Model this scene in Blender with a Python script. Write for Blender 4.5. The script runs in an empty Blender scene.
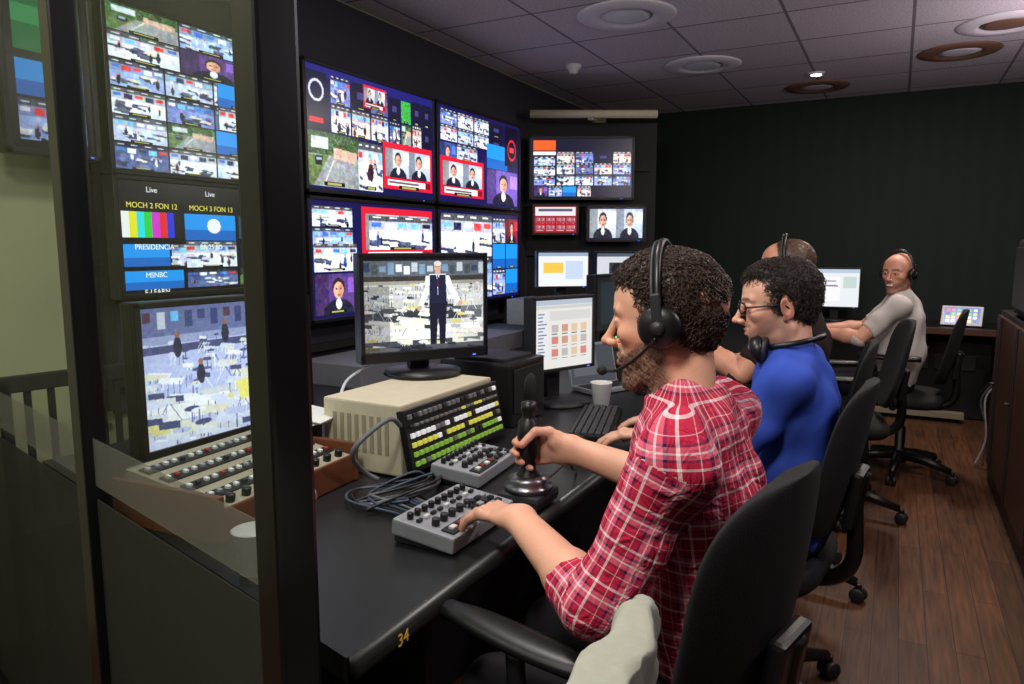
import bpy, bmesh, math, random
import numpy as np
from mathutils import Vector, Matrix, Euler
random.seed(7); RNG=np.random.RandomState(11)
SC=bpy.context.scene
COL=bpy.context.collection
rad=math.radians
PI=math.pi
def lin(c):
    c=np.asarray(c,dtype=float)/255.0
    return np.where(c<=0.04045,c/12.92,((c+0.055)/1.055)**2.4)
def L4(c): 
    l=lin(c); return (float(l[0]),float(l[1]),float(l[2]),1.0)

# ------------------------------------------------------------------ camera
cam=bpy.data.cameras.new('camera'); cam_o=bpy.data.objects.new('camera',cam); COL.objects.link(cam_o)
cam_o.location=(0,0,1.35); cam_o.rotation_euler=(rad(82.5),0,rad(28)); cam.lens=25.31; cam.sensor_width=36
cam.clip_start=0.02
SC.camera=cam_o
try:
    SC.view_settings.view_transform='Standard'
except Exception: pass

# ------------------------------------------------------------------ materials
MATS={}
def mat(name,c,rough=0.6,metal=0.0,var=0.12,scale=30,emit=None,es=0,bump=0.0,spec=0.5,coat=0):
    if name in MATS: return MATS[name]
    m=bpy.data.materials.new(name); m.use_nodes=True; nt=m.node_tree; b=nt.nodes['Principled BSDF']
    tc=nt.nodes.new('ShaderNodeTexCoord'); nz=nt.nodes.new('ShaderNodeTexNoise'); nz.inputs['Scale'].default_value=scale; nz.inputs['Detail'].default_value=4
    nt.links.new(tc.outputs['Object'],nz.inputs['Vector'])
    mx=nt.nodes.new('ShaderNodeMix'); mx.data_type='RGBA'
    l=L4(c); mx.inputs[6].default_value=tuple(max(0,x*(1-var)) for x in l[:3])+(1,); mx.inputs[7].default_value=tuple(min(1,x*(1+var)) for x in l[:3])+(1,)
    nt.links.new(nz.outputs['Fac'],mx.inputs[0]); nt.links.new(mx.outputs[2],b.inputs['Base Color'])
    b.inputs['Roughness'].default_value=rough; b.inputs['Metallic'].default_value=metal
    b.inputs['Specular IOR Level'].default_value=spec; b.inputs['Coat Weight'].default_value=coat
    if emit is not None:
        b.inputs['Emission Color'].default_value=L4(emit); b.inputs['Emission Strength'].default_value=es
    if bump>0:
        bp=nt.nodes.new('ShaderNodeBump'); bp.inputs['Strength'].default_value=bump; bp.inputs['Distance'].default_value=0.003
        nt.links.new(nz.outputs['Fac'],bp.inputs['Height']); nt.links.new(bp.outputs['Normal'],b.inputs['Normal'])
    MATS[name]=m; return m

def screen_mat(strength):
    k='screen_glow_%.2f'%strength
    if k in MATS: return MATS[k]
    m=bpy.data.materials.new(k); m.use_nodes=True; nt=m.node_tree; b=nt.nodes['Principled BSDF']
    at=nt.nodes.new('ShaderNodeAttribute'); at.attribute_name='Col'
    b.inputs['Base Color'].default_value=(.01,.01,.012,1); b.inputs['Roughness'].default_value=.25
    nt.links.new(at.outputs['Color'],b.inputs['Emission Color']); b.inputs['Emission Strength'].default_value=strength
    MATS[k]=m; return m
def attr_mat(name,rough,bump=0,bscale=200,sss=0,sheen=0,spec=.5):
    if name in MATS: return MATS[name]
    m=bpy.data.materials.new(name); m.use_nodes=True; nt=m.node_tree; b=nt.nodes['Principled BSDF']
    at=nt.nodes.new('ShaderNodeAttribute'); at.attribute_name='Col'
    tc=nt.nodes.new('ShaderNodeTexCoord'); nz=nt.nodes.new('ShaderNodeTexNoise'); nz.inputs['Scale'].default_value=bscale; nz.inputs['Detail'].default_value=5
    nt.links.new(tc.outputs['Object'],nz.inputs['Vector'])
    mr=nt.nodes.new('ShaderNodeMapRange'); mr.inputs[3].default_value=.82; mr.inputs[4].default_value=1.18
    nt.links.new(nz.outputs['Fac'],mr.inputs[0])
    mul=nt.nodes.new('ShaderNodeVectorMath'); mul.operation='SCALE'
    nt.links.new(at.outputs['Color'],mul.inputs[0]); nt.links.new(mr.outputs[0],mul.inputs['Scale'])
    nt.links.new(mul.outputs[0],b.inputs['Base Color']); b.inputs['Roughness'].default_value=rough
    b.inputs['Specular IOR Level'].default_value=spec
    if sheen: b.inputs['Sheen Weight'].default_value=sheen
    if bump:
        bp=nt.nodes.new('ShaderNodeBump'); bp.inputs['Strength'].default_value=bump; bp.inputs['Distance'].default_value=0.002
        nt.links.new(nz.outputs['Fac'],bp.inputs['Height']); nt.links.new(bp.outputs['Normal'],b.inputs['Normal'])
    MATS[name]=m; return m
def plaid_mat():
    m=bpy.data.materials.new('plaid_cotton'); m.use_nodes=True; nt=m.node_tree; b=nt.nodes['Principled BSDF']
    uv=nt.nodes.new('ShaderNodeUVMap'); uv.uv_map='cloth'; sp=nt.nodes.new('ShaderNodeSeparateXYZ'); nt.links.new(uv.outputs[0],sp.inputs[0])
    cols=[]
    stops=[(0,(186,34,66)),(.16,(245,232,232)),(.215,(186,34,66)),(.34,(44,26,66)),(.40,(222,110,130)),(.50,(245,232,232)),(.54,(222,110,130)),(.66,(44,26,66)),(.72,(186,34,66)),(.86,(235,190,198)),(.885,(186,34,66))]
    for ax in (0,1):
        d=nt.nodes.new('ShaderNodeMath'); d.operation='DIVIDE'; d.inputs[1].default_value=.064
        fr=nt.nodes.new('ShaderNodeMath'); fr.operation='FRACT'
        nt.links.new(sp.outputs[ax],d.inputs[0]); nt.links.new(d.outputs[0],fr.inputs[0])
        r=nt.nodes.new('ShaderNodeValToRGB'); r.color_ramp.interpolation='CONSTANT'
        while len(r.color_ramp.elements)<len(stops): r.color_ramp.elements.new(.99)
        for e,(p,c) in zip(r.color_ramp.elements,stops): e.position=p; e.color=L4(c)
        nt.links.new(fr.outputs[0],r.inputs[0]); cols.append(r)
    mx=nt.nodes.new('ShaderNodeMix'); mx.data_type='RGBA'; mx.inputs[0].default_value=.5
    nt.links.new(cols[0].outputs[0],mx.inputs[6]); nt.links.new(cols[1].outputs[0],mx.inputs[7])
    nt.links.new(mx.outputs[2],b.inputs['Base Color']); b.inputs['Roughness'].default_value=.85; b.inputs['Specular IOR Level'].default_value=.2
    tc=nt.nodes.new('ShaderNodeTexCoord'); nz=nt.nodes.new('ShaderNodeTexNoise'); nz.inputs['Scale'].default_value=24; nz.inputs['Detail'].default_value=3; nz.inputs['Distortion'].default_value=1.2; nt.links.new(tc.outputs['Object'],nz.inputs[0])
    bp=nt.nodes.new('ShaderNodeBump'); bp.inputs['Strength'].default_value=.8; bp.inputs['Distance'].default_value=.016; nt.links.new(nz.outputs[0],bp.inputs['Height']); nt.links.new(bp.outputs[0],b.inputs['Normal'])
    return m

# ------------------------------------------------------------------ mesh builder
class B:
    def __init__(s): s.v=[]; s.f=[]; s.m=[]; s.mats=[]; s.sm=[]
    def mi(s,m):
        if m not in s.mats: s.mats.append(m)
        return s.mats.index(m)
    def add(s,vs,fs,m,M=None,smooth=True):
        o=len(s.v); i=s.mi(m)
        for v in vs:
            v=Vector(v)
            if M is not None: v=M@v
            s.v.append(tuple(v))
        for f in fs: s.f.append(tuple(o+k for k in f)); s.m.append(i); s.sm.append(smooth)
    def box(s,c,size,m,rot=(0,0,0),bev=0.004,M=None,taper=None):
        bm=bmesh.new(); bmesh.ops.create_cube(bm,size=1)
        for v in bm.verts:
            if taper and v.co.z>0: v.co.x*=taper; v.co.y*=taper
            v.co.x*=size[0]; v.co.y*=size[1]; v.co.z*=size[2]
        if bev>0:
            bmesh.ops.bevel(bm,geom=list(bm.edges),offset=min(bev,min(size)*.45),segments=2,profile=.6,affect='EDGES')
        T=Matrix.Translation(c)@Euler(rot).to_matrix().to_4x4()
        if M is not None: T=M@T
        s.add([v.co.copy() for v in bm.verts],[[v.index for v in f.verts] for f in bm.faces],m,T,False); bm.free()
    def rings(s,rs,m,M=None,cap=True,smooth=True,closed=False):
        n=len(rs[0]); vs=[p for r in rs for p in r]; fs=[]
        for i in range(len(rs)-1):
            for j in range(n): fs.append((i*n+j,i*n+(j+1)%n,(i+1)*n+(j+1)%n,(i+1)*n+j))
        if closed:
            i=len(rs)-1
            for j in range(n): fs.append((i*n+j,i*n+(j+1)%n,(j+1)%n,j))
        elif cap:
            fs.append(tuple(range(n))[::-1]); fs.append(tuple((len(rs)-1)*n+j for j in range(n)))
        s.add(vs,fs,m,M,smooth)
    def lathe(s,c,prof,m,axis='z',n=28,M=None,smooth=True,rot=None):
        rs=[]
        for r,z in prof: rs.append([(r*math.cos(2*math.pi*j/n),r*math.sin(2*math.pi*j/n),z) for j in range(n)])
        T=Matrix.Translation(c)
        if axis=='x': T=T@Matrix.Rotation(rad(90),4,'Y')
        if axis=='y': T=T@Matrix.Rotation(rad(-90),4,'X')
        if rot is not None: T=T@Euler(rot).to_matrix().to_4x4()
        if M is not None: T=M@T
        s.rings(rs,m,T,smooth=smooth)
    def cyl(s,c,r,h,m,axis='z',n=24,M=None,rot=None,r2=None):
        r2=r if r2 is None else r2; e=min(r*.12,h*.2,.004)
        s.lathe(c,[(max(r-e,1e-4),-h/2),(r,-h/2+e),(r2,h/2-e),(max(r2-e,1e-4),h/2)],m,axis,n,M,True,rot)
    def tube(s,pts,r,m,n=8,M=None,closed=False):
        P=[Vector(p) for p in pts]; rs=[]; up=Vector((0,0,1)); prev=None
        for i,p in enumerate(P):
            if closed: t=(P[(i+1)%len(P)]-P[i-1])
            else: t=(P[min(i+1,len(P)-1)]-P[max(i-1,0)])
            t.normalize()
            if prev is None:
                a=t.cross(up); 
                if a.length<.1: a=t.cross(Vector((1,0,0)))
            else: a=prev-t*prev.dot(t)
            a.normalize(); prev=a; b=t.cross(a)
            rr=r[i] if isinstance(r,(list,tuple)) else r
            rs.append([p+a*rr*math.cos(2*math.pi*j/n)+b*rr*math.sin(2*math.pi*j/n) for j in range(n)])
        s.rings(rs,m,M,closed=closed)
    def sph(s,c,r,m,M=None,n=16,rot=(0,0,0)):
        r=(r,r,r) if not isinstance(r,(tuple,list)) else r; rs=[]
        for i in range(1,n):
            a=math.pi*i/n; rs.append([(r[0]*math.sin(a)*math.cos(2*math.pi*j/n),r[1]*math.sin(a)*math.sin(2*math.pi*j/n),-r[2]*math.cos(a)) for j in range(n)])
        T=Matrix.Translation(c)@Euler(rot).to_matrix().to_4x4()
        if M is not None: T=M@T
        s.rings(rs,m,T)
    def prism(s,poly,z0,z1,m,M=None):
        n=len(poly); vs=[(x,y,z0) for x,y in poly]+[(x,y,z1) for x,y in poly]
        fs=[tuple(range(n))[::-1],tuple(range(n,2*n))]+[(i,(i+1)%n,n+(i+1)%n,n+i) for i in range(n)]
        s.add(vs,fs,m,M,False)
    def obj(s,name,parent=None,M=None):
        me=bpy.data.meshes.new(name); me.from_pydata(s.v,[],s.f); 
        for m in s.mats: me.materials.append(m)
        me.polygons.foreach_set('material_index',s.m); me.polygons.foreach_set('use_smooth',s.sm); me.update()
        bm=bmesh.new(); bm.from_mesh(me); bmesh.ops.recalc_face_normals(bm,faces=bm.faces); bm.to_mesh(me); bm.free()
        o=bpy.data.objects.new(name,me); COL.objects.link(o)
        if M is not None: o.matrix_world=M
        if parent is not None: o.parent=parent
        return o
def empty(name,loc=(0,0,0),rz=0):
    e=bpy.data.objects.new(name,None); e.empty_display_size=.1; COL.objects.link(e); e.location=loc; e.rotation_euler=(0,0,rz); return e
def spline(pts,n=8):
    P=[Vector(p) for p in pts]; P=[P[0]]+P+[P[-1]]; out=[]
    for i in range(1,len(P)-2):
        for k in range(n):
            t=k/n; a,b,c,d=P[i-1],P[i],P[i+1],P[i+2]
            out.append(.5*((2*b)+(c-a)*t+(2*a-5*b+4*c-d)*t*t+(-a+3*b-3*c+d)*t**3))
    out.append(P[-2]); return out

black=mat('black_plastic',(17,17,19),.38); blackm=mat('black_matte',(13,13,14),.7); dark=mat('charcoal_plastic',(34,34,37),.5)
fabric=mat('black_fabric',(22,22,24),.85,var=.3,scale=300,bump=.3); chrome=mat('brushed_metal',(150,150,155),.3,1)
beige=mat('beige_enamel',(200,190,164),.5); greyp=mat('grey_panel',(150,152,158),.45); whitep=mat('white_plastic',(225,225,222),.4)
paper=mat('white_paper',(215,215,212),.8); wood=mat('console_wood',(104,56,30),.45,scale=12,var=.3)
blackframe=mat('black_frame_paint',(12,12,14),.3)

# ------------------------------------------------------------------ room
def slab(name,lo,hi,m):
    b=B(); c=[(lo[i]+hi[i])/2 for i in range(3)]; b.box(c,[hi[i]-lo[i] for i in range(3)],m,bev=0); return b.obj(name)
def floor_mat():
    m=bpy.data.materials.new('wood_planks'); m.use_nodes=True; nt=m.node_tree; b=nt.nodes['Principled BSDF']
    tc=nt.nodes.new('ShaderNodeTexCoord'); mp=nt.nodes.new('ShaderNodeMapping'); mp.inputs['Rotation'].default_value=(0,0,rad(90)); nt.links.new(tc.outputs['Object'],mp.inputs[0])
    br=nt.nodes.new('ShaderNodeTexBrick'); br.inputs['Scale'].default_value=1; br.inputs['Brick Width'].default_value=.9; br.inputs['Row Height'].default_value=.085
    br.inputs['Mortar Size'].default_value=.0015; br.inputs['Color1'].default_value=L4((112,72,46)); br.inputs['Color2'].default_value=L4((84,54,35)); br.inputs['Mortar'].default_value=L4((34,21,14))
    nt.links.new(mp.outputs[0],br.inputs[0])
    mp2=nt.nodes.new('ShaderNodeMapping'); mp2.inputs['Scale'].default_value=(60,4,1); nt.links.new(tc.outputs['Object'],mp2.inputs[0])
    nz=nt.nodes.new('ShaderNodeTexNoise'); nz.inputs['Scale'].default_value=1; nz.inputs['Detail'].default_value=6; nt.links.new(mp2.outputs[0],nz.inputs[0])
    mr=nt.nodes.new('ShaderNodeMapRange'); mr.inputs[1].default_value=.3; mr.inputs[2].default_value=.7; mr.inputs[3].default_value=.5; mr.inputs[4].default_value=1.35; nt.links.new(nz.outputs[0],mr.inputs[0])
    mu=nt.nodes.new('ShaderNodeVectorMath'); mu.operation='SCALE'; nt.links.new(br.outputs[0],mu.inputs[0]); nt.links.new(mr.outputs[0],mu.inputs['Scale'])
    nt.links.new(mu.outputs[0],b.inputs['Base Color']); b.inputs['Roughness'].default_value=.5
    return m
def ceil_mat():
    m=bpy.data.materials.new('ceiling_tiles'); m.use_nodes=True; nt=m.node_tree; b=nt.nodes['Principled BSDF']
    tc=nt.nodes.new('ShaderNodeTexCoord')
    br=nt.nodes.new('ShaderNodeTexBrick'); br.offset=0; br.inputs['Scale'].default_value=1; br.inputs['Brick Width'].default_value=.61; br.inputs['Row Height'].default_value=.61
    br.inputs['Mortar Size'].default_value=.009; br.inputs['Color1'].default_value=L4((226,216,224)); br.inputs['Color2'].default_value=L4((210,198,208)); br.inputs['Mortar'].default_value=L4((140,130,142))
    nt.links.new(tc.outputs['Object'],br.inputs[0])
    nz=nt.nodes.new('ShaderNodeTexNoise'); nz.inputs['Scale'].default_value=90; nz.inputs['Detail'].default_value=3; nt.links.new(tc.outputs['Object'],nz.inputs[0])
    mr=nt.nodes.new('ShaderNodeMapRange'); mr.inputs[1].default_value=.3; mr.inputs[2].default_value=.7; mr.inputs[3].default_value=.75; mr.inputs[4].default_value=1.15; nt.links.new(nz.outputs[0],mr.inputs[0])
    mu=nt.nodes.new('ShaderNodeVectorMath'); mu.operation='SCALE'; nt.links.new(br.outputs[0],mu.inputs[0]); nt.links.new(mr.outputs[0],mu.inputs['Scale'])
    nt.links.new(mu.outputs[0],b.inputs['Base Color']); b.inputs['Roughness'].default_value=.9; b.inputs['Specular IOR Level'].default_value=.1
    return m
def curtain_mat():
    m=bpy.data.materials.new('dark_green_wall'); m.use_nodes=True; nt=m.node_tree; b=nt.nodes['Principled BSDF']
    tc=nt.nodes.new('ShaderNodeTexCoord'); w=nt.nodes.new('ShaderNodeTexWave'); w.inputs['Scale'].default_value=2.2; w.inputs['Distortion'].default_value=1.5; nt.links.new(tc.outputs['Object'],w.inputs[0])
    mx=nt.nodes.new('ShaderNodeMix'); mx.data_type='RGBA'; mx.inputs[6].default_value=L4((14,28,21)); mx.inputs[7].default_value=L4((17,32,24)); nt.links.new(w.outputs['Fac'],mx.inputs[0])
    nt.links.new(mx.outputs[2],b.inputs['Base Color']); b.inputs['Roughness'].default_value=.85
    return m
wallm=mat('olive_wall_paint',(164,164,126),.8,scale=3); wallk=mat('dark_wall_paint',(44,46,48),.8,scale=3)
slab('floor',(-2.8,-1.7,-.1),(1.3,7.05,0),floor_mat())
slab('ceiling',(-2.8,-1.7,2.6),(1.3,7.05,2.7),ceil_mat())
slab('wall_back',(-2.8,6.85,0),(1.3,7.0,2.6),curtain_mat())
slab('wall_left',(-2.8,-1.7,0),(-2.6,6.85,2.6),wallm)
slab('wall_right',(1.1,-1.7,0),(1.3,6.85,2.6),wallk)
slab('wall_front',(-2.6,-1.7,0),(1.1,-1.5,2.6),wallk)
slab('baseboard_back',(.85,6.83,0),(1.1,6.85,.09),blackm)
# ceiling fixtures
gl=mat('fixture_white',(228,220,228),.5); amb=mat('fixture_amber',(128,94,76),.5); glass_d=mat('diffuser_glass',(232,230,236),.35)
def recessed(x,y,r,m1,m2):
    b=B(); b.lathe((x,y,2.6),[(r*.52,-.004),(r*.58,-.014),(r*.62,-.018),(r*.95,-.010),(r,-.001)],m1,n=40); b.lathe((x,y,2.6),[(.001,-.014),(r*.35,-.012),(r*.52,-.006)],m2,n=40)
    return b.obj('recessed_ceiling_light')
recessed(-1.38,3.92,.27,gl,glass_d); recessed(-1.27,5.2,.26,gl,glass_d); recessed(.46,5.05,.25,gl,amb); recessed(.27,5.62,.24,amb,gl); recessed(-.64,6.3,.24,amb,gl)
b=B(); b.lathe((-2.06,4.78,2.6),[(.055,0),(.055,-.02),(.035,-.035),(.03,-.055),(.001,-.06)],whitep); b.obj('smoke_detector')
b=B(); b.lathe((-.6,5.82,2.6),[(.06,0),(.055,-.012),(.04,-.014)],gl); b.lathe((-.6,5.82,2.6),[(.038,-.016),(.001,-.018)],mat('spot_glow',(255,240,235),emit=(255,225,215),es=10)); b.obj('ceiling_spotlight')

# ------------------------------------------------------------------ glass partition
PX,PY=-.684,.657; GD=Vector((-1.86,.465,0)).normalized(); ga=math.atan2(GD.y,GD.x); GL=1.90
def glass_mat():
    m=bpy.data.materials.new('partition_glass'); m.use_nodes=True; nt=m.node_tree; nt.nodes.clear()
    o=nt.nodes.new('ShaderNodeOutputMaterial'); t=nt.nodes.new('ShaderNodeBsdfTransparent'); g=nt.nodes.new('ShaderNodeBsdfGlossy'); g.inputs['Roughness'].default_value=.02
    t.inputs[0].default_value=(.88,.92,.90,1); mx=nt.nodes.new('ShaderNodeMixShader'); mx.inputs[0].default_value=.05
    nt.links.new(t.outputs[0],mx.inputs[1]); nt.links.new(g.outputs[0],mx.inputs[2]); nt.links.new(mx.outputs[0],o.inputs[0]); return m
def frost_mat(name,c,f):
    m=bpy.data.materials.new(name); m.use_nodes=True; nt=m.node_tree; nt.nodes.clear()
    o=nt.nodes.new('ShaderNodeOutputMaterial'); t=nt.nodes.new('ShaderNodeBsdfTransparent'); d=nt.nodes.new('ShaderNodeBsdfDiffuse'); d.inputs[0].default_value=L4(c)
    nz=nt.nodes.new('ShaderNodeTexNoise'); nz.inputs['Scale'].default_value=3; mr=nt.nodes.new('ShaderNodeMapRange'); mr.inputs[3].default_value=f-.05; mr.inputs[4].default_value=f+.05
    nt.links.new(nz.outputs[0],mr.inputs[0]); mx=nt.nodes.new('ShaderNodeMixShader')
    nt.links.new(mr.outputs[0],mx.inputs[0]); nt.links.new(t.outputs[0],mx.inputs[1]); nt.links.new(d.outputs[0],mx.inputs[2]); nt.links.new(mx.outputs[0],o.inputs[0]); return m
gp=empty('glass_partition',(PX,PY,0),ga)
b=B(); b.box((0,0,1.3),(.058,.058,2.6),blackframe,bev=.006); b.box((.012,-.034,1.3),(.012,.014,2.6),dark,bev=.003)
b.cyl((0.0,-.032,1.02),.012,.02,chrome,axis='y'); o=b.obj('door_post',gp)
b=B(); b.box((.72,0,1.3),(.055,.05,2.6),blackframe,bev=.004); b.obj('mullion',gp)
b=B(); b.box((GL/2,0,2.57),(GL,.05,.06),blackframe); b.box((GL/2,0,.05),(GL,.05,.1),blackframe); b.obj('rails',gp)
b=B(); b.box((GL/2+.02,0,1.32),(GL-.04,.006,2.44),glass_mat(),bev=0); b.obj('glass_pane',gp)
b=B(); b.box((GL/2+.02,.006,.935),(GL-.05,.001,.095),frost_mat('frosted_stripe',(130,130,116),.34),bev=0)
b.box((GL/2+.02,.006,.48),(GL-.05,.001,.76),frost_mat('frosted_film',(64,66,58),.74),bev=0); b.obj('frosted_film',gp)

# ------------------------------------------------------------------ screens (painted as vertex colours on the panel mesh)
class Cv:
    def __init__(s,W,H,c=(8,8,14)): s.W,s.H=W,H; s.a=np.zeros((H,W,3))+np.array(c,float)
    def rg(s,x0,y0,x1,y1): return max(0,int(round(x0*s.W))),max(0,int(round(y0*s.H))),min(s.W,int(round(x1*s.W))),min(s.H,int(round(y1*s.H)))
    def rect(s,x0,y0,x1,y1,c,al=1):
        a,b_,c_,d=s.rg(x0,y0,x1,y1); s.a[b_:d,a:c_]=s.a[b_:d,a:c_]*(1-al)+np.array(c,float)*al
    def poly(s,P,c,clip=None):
        yy,xx=np.mgrid[0:s.H,0:s.W]; X=(xx+.5)/s.W; Y=(yy+.5)/s.H; m=np.ones(X.shape,bool); n=len(P)
        ar=sum(P[i][0]*P[(i+1)%n][1]-P[(i+1)%n][0]*P[i][1] for i in range(n)); sg=1 if ar>0 else -1
        for i in range(n):
            (ax,ay),(bx,by)=P[i],P[(i+1)%n]; m&=(sg*((bx-ax)*(Y-ay)-(by-ay)*(X-ax))>=0)
        if clip: m&=(X>=clip[0])&(X<clip[2])&(Y>=clip[1])&(Y<clip[3])
        s.a[m]=c
    def ell(s,cx,cy,rx,ry,c,clip=None):
        yy,xx=np.mgrid[0:s.H,0:s.W]; m=(((xx+.5)/s.W-cx)/rx)**2+(((yy+.5)/s.H-cy)/ry)**2<1
        if clip: m&=(xx/s.W>=clip[0])&(xx/s.W<clip[2])&(yy/s.H>=clip[1])&(yy/s.H<clip[3])
        s.a[m]=c
    def line(s,x0,y0,x1,y1,w,c,al=1):
        n=int(max(abs(x1-x0)*s.W,abs(y1-y0)*s.H))+1
        for t in np.linspace(0,1,n):
            x=x0+(x1-x0)*t; y=y0+(y1-y0)*t; s.rect(x-w/2,y-w/2*s.W/s.H,x+w/2,y+w/2*s.W/s.H,c,al)
    def noise(s,x0,y0,x1,y1,amp,cell=2,mono=.6):
        a,b_,c_,d=s.rg(x0,y0,x1,y1); h,w=d-b_,c_-a
        if h<1 or w<1: return
        n=RNG.randn(h//cell+1,w//cell+1,1)*mono+RNG.randn(h//cell+1,w//cell+1,3)*(1-mono)
        n=np.repeat(np.repeat(n,cell,0),cell,1)[:h,:w]; s.a[b_:d,a:c_]+=n*amp
    def photo(s,x0,y0,x1,y1,k=1.0):
        s.noise(x0,y0,x1,y1,14*k,5,.6); s.noise(x0,y0,x1,y1,13*k,3,.7); s.noise(x0,y0,x1,y1,6*k,1,.8)
        a,b_,c_,d=s.rg(x0,y0,x1,y1); R=s.a[b_:d,a:c_]
        if R.shape[0]<4 or R.shape[1]<4: return
        yy,xx=np.mgrid[0:R.shape[0],0:R.shape[1]]; v=1.08-.35*(((xx/R.shape[1]-.5))**2+((yy/R.shape[0]-.5))**2); R=R*v[...,None]
        P=np.pad(R,((1,1),(1,1),(0,0)),'edge'); R=.64*R+.09*(P[:-2,1:-1]+P[2:,1:-1]+P[1:-1,:-2]+P[1:-1,2:]); s.a[b_:d,a:c_]=R
    def news(s,x0,y0,x1,y1,base=None):
        W,H=x1-x0,y1-y0; cl=(x0,y0,x1,y1); R=random.random
        base=base or random.choice([(140,160,215),(176,186,215),(112,128,190),(206,190,180),(150,176,222),(200,210,232),(80,92,140)])
        s.rect(x0,y0,x1,y1,tuple(v*.92 for v in base)); s.rect(x0,y0,x1,y0+H*.16,tuple(v*.4 for v in base))
        for k in range(4): s.rect(x0+W*(.05+.25*k),y0+H*.04,x0+W*(.17+.25*k),y0+H*.08,(250,252,255))
        for k in range(5): s.rect(x0+W*(.03+.2*k),y0+H*.2,x0+W*(.17+.2*k),y0+H*(.32+.06*(k%2)),random.choice([(60,120,220),(244,248,255),(40,48,90),(120,200,245),(235,60,60)]))
        s.rect(x0,y0+H*.42,x1,y1,tuple(min(255,v*1.12) for v in base))
        for k in range(6):
            xx=x0+W*(R()*.9-.05); y=y0+H*(.42+.42*R()); w=W*(.12+.2*R()); h=H*.09
            s.poly([(xx,y),(xx+w,y+h*.4),(xx+w*.8,y+h*1.6),(xx-w*.2,y+h)],random.choice([(240,242,250),(216,220,232),(92,96,128),(226,222,204),(60,64,90)]),cl)
            s.poly([(xx-w*.2,y+h),(xx+w*.8,y+h*1.6),(xx+w*.8,y+h*2.3),(xx-w*.2,y+h*1.7)],(60,64,94),cl)
        for k in range(random.choice([2,3,4])):
            xx=x0+W*(.1+.8*R()); y=y0+H*(.35+.35*R()); sz=H*(.08+.08*R()); c=random.choice([(30,34,60),(60,30,40),(230,230,238),(40,70,140),(24,24,32)])
            s.ell(xx,y+sz*1.5,sz*.55*s.H/s.W,sz*1.25,c,cl); s.ell(xx,y,sz*.33*s.H/s.W,sz*.42,(205,150,125),cl)
        s.photo(x0,y0,x1,y1,1.0)
    def face(s,x0,y0,x1,y1,bg=(90,60,110),suit=(30,30,50)):
        W,H=x1-x0,y1-y0; cl=(x0,y0,x1,y1); s.rect(x0,y0,x1,y1,bg); s.rect(x0,y0,x0+W*.3,y1,tuple(v*.7 for v in bg)); s.rect(x0+W*.75,y0+H*.1,x1,y0+H*.5,tuple(min(255,v*1.5) for v in bg))
        cx=x0+W*(.5+.06*(random.random()-.5)); s.ell(cx,y1,W*.36,H*.36,suit,cl); s.ell(cx,y0+H*.76,W*.07,H*.14,(235,235,240),cl); s.ell(cx,y0+H*.36,W*.145,H*.25,(45,32,28),cl); s.ell(cx,y0+H*.42,W*.12,H*.21,(222,172,148),cl); s.ell(cx+W*.05,y0+H*.44,W*.06,H*.17,(196,140,118),cl)
        s.rect(cx-W*.07,y0+H*.37,cx-W*.03,y0+H*.40,(70,45,40)); s.rect(cx+W*.03,y0+H*.37,cx+W*.07,y0+H*.40,(70,45,40)); s.rect(cx-W*.035,y0+H*.52,cx+W*.035,y0+H*.55,(160,80,80)); s.photo(x0,y0,x1,y1,.5)
    def road(s,x0,y0,x1,y1):
        W,H=x1-x0,y1-y0; cl=(x0,y0,x1,y1); s.rect(x0,y0,x1,y1,(148,152,156)); s.rect(x0,y0,x1,y0+H*.42,(60,90,52)); s.noise(x0,y0,x1,y0+H*.42,26,2)
        s.rect(x0+W*.08,y0+H*.08,x0+W*.4,y0+H*.3,(205,216,226)); s.poly([(x0+W*.5,y0+H*.25),(x0+W*.98,y0+H*.3),(x0+W*.95,y0+H*.52),(x0+W*.5,y0+H*.46)],(206,172,152),cl)
        s.poly([(x0,y0+H*.45),(x0+W*.4,y0+H*.42),(x0+W*.1,y1),(x0,y1)],(96,120,70),cl); s.line(x0+W*.3,y1-.01,x0+W*.5,y0+H*.5,.005,(230,230,225)); s.rect(x0+W*.14,y0+H*.45,x0+W*.28,y0+H*.62,(40,40,46)); s.rect(x0+W*.16,y0+H*.47,x0+W*.26,y0+H*.53,(150,180,210)); s.photo(x0,y0,x1,y1,.9)
    def bars(s,x0,y0,x1,y1):
        cs=[(235,235,235),(225,220,30),(40,215,220),(40,200,60),(210,50,200),(220,40,40),(40,50,210),(20,20,20)]
        for i,c in enumerate(cs): s.rect(x0+(x1-x0)*i/8,y0,x0+(x1-x0)*(i+1)/8,y1,c)
    def duo(s,x0,y0,x1,y1):
        W,H=x1-x0,y1-y0; s.rect(x0,y0,x1,y1,(214,26,50)); s.face(x0+W*.05,y0+H*.12,x0+W*.5,y0+H*.74,(200,205,215)); s.face(x0+W*.5,y0+H*.12,x0+W*.95,y0+H*.74,(185,200,225)); s.rect(x0+W*.08,y0+H*.79,x0+W*.84,y0+H*.93,(242,242,244))
        s.rect(x0+W*.11,y0+H*.83,x0+W*.7,y0+H*.88,(60,30,40),.7); s.rect(x0+W*.86,y0+H*.79,x0+W*.95,y0+H*.93,(120,12,30))
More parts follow.
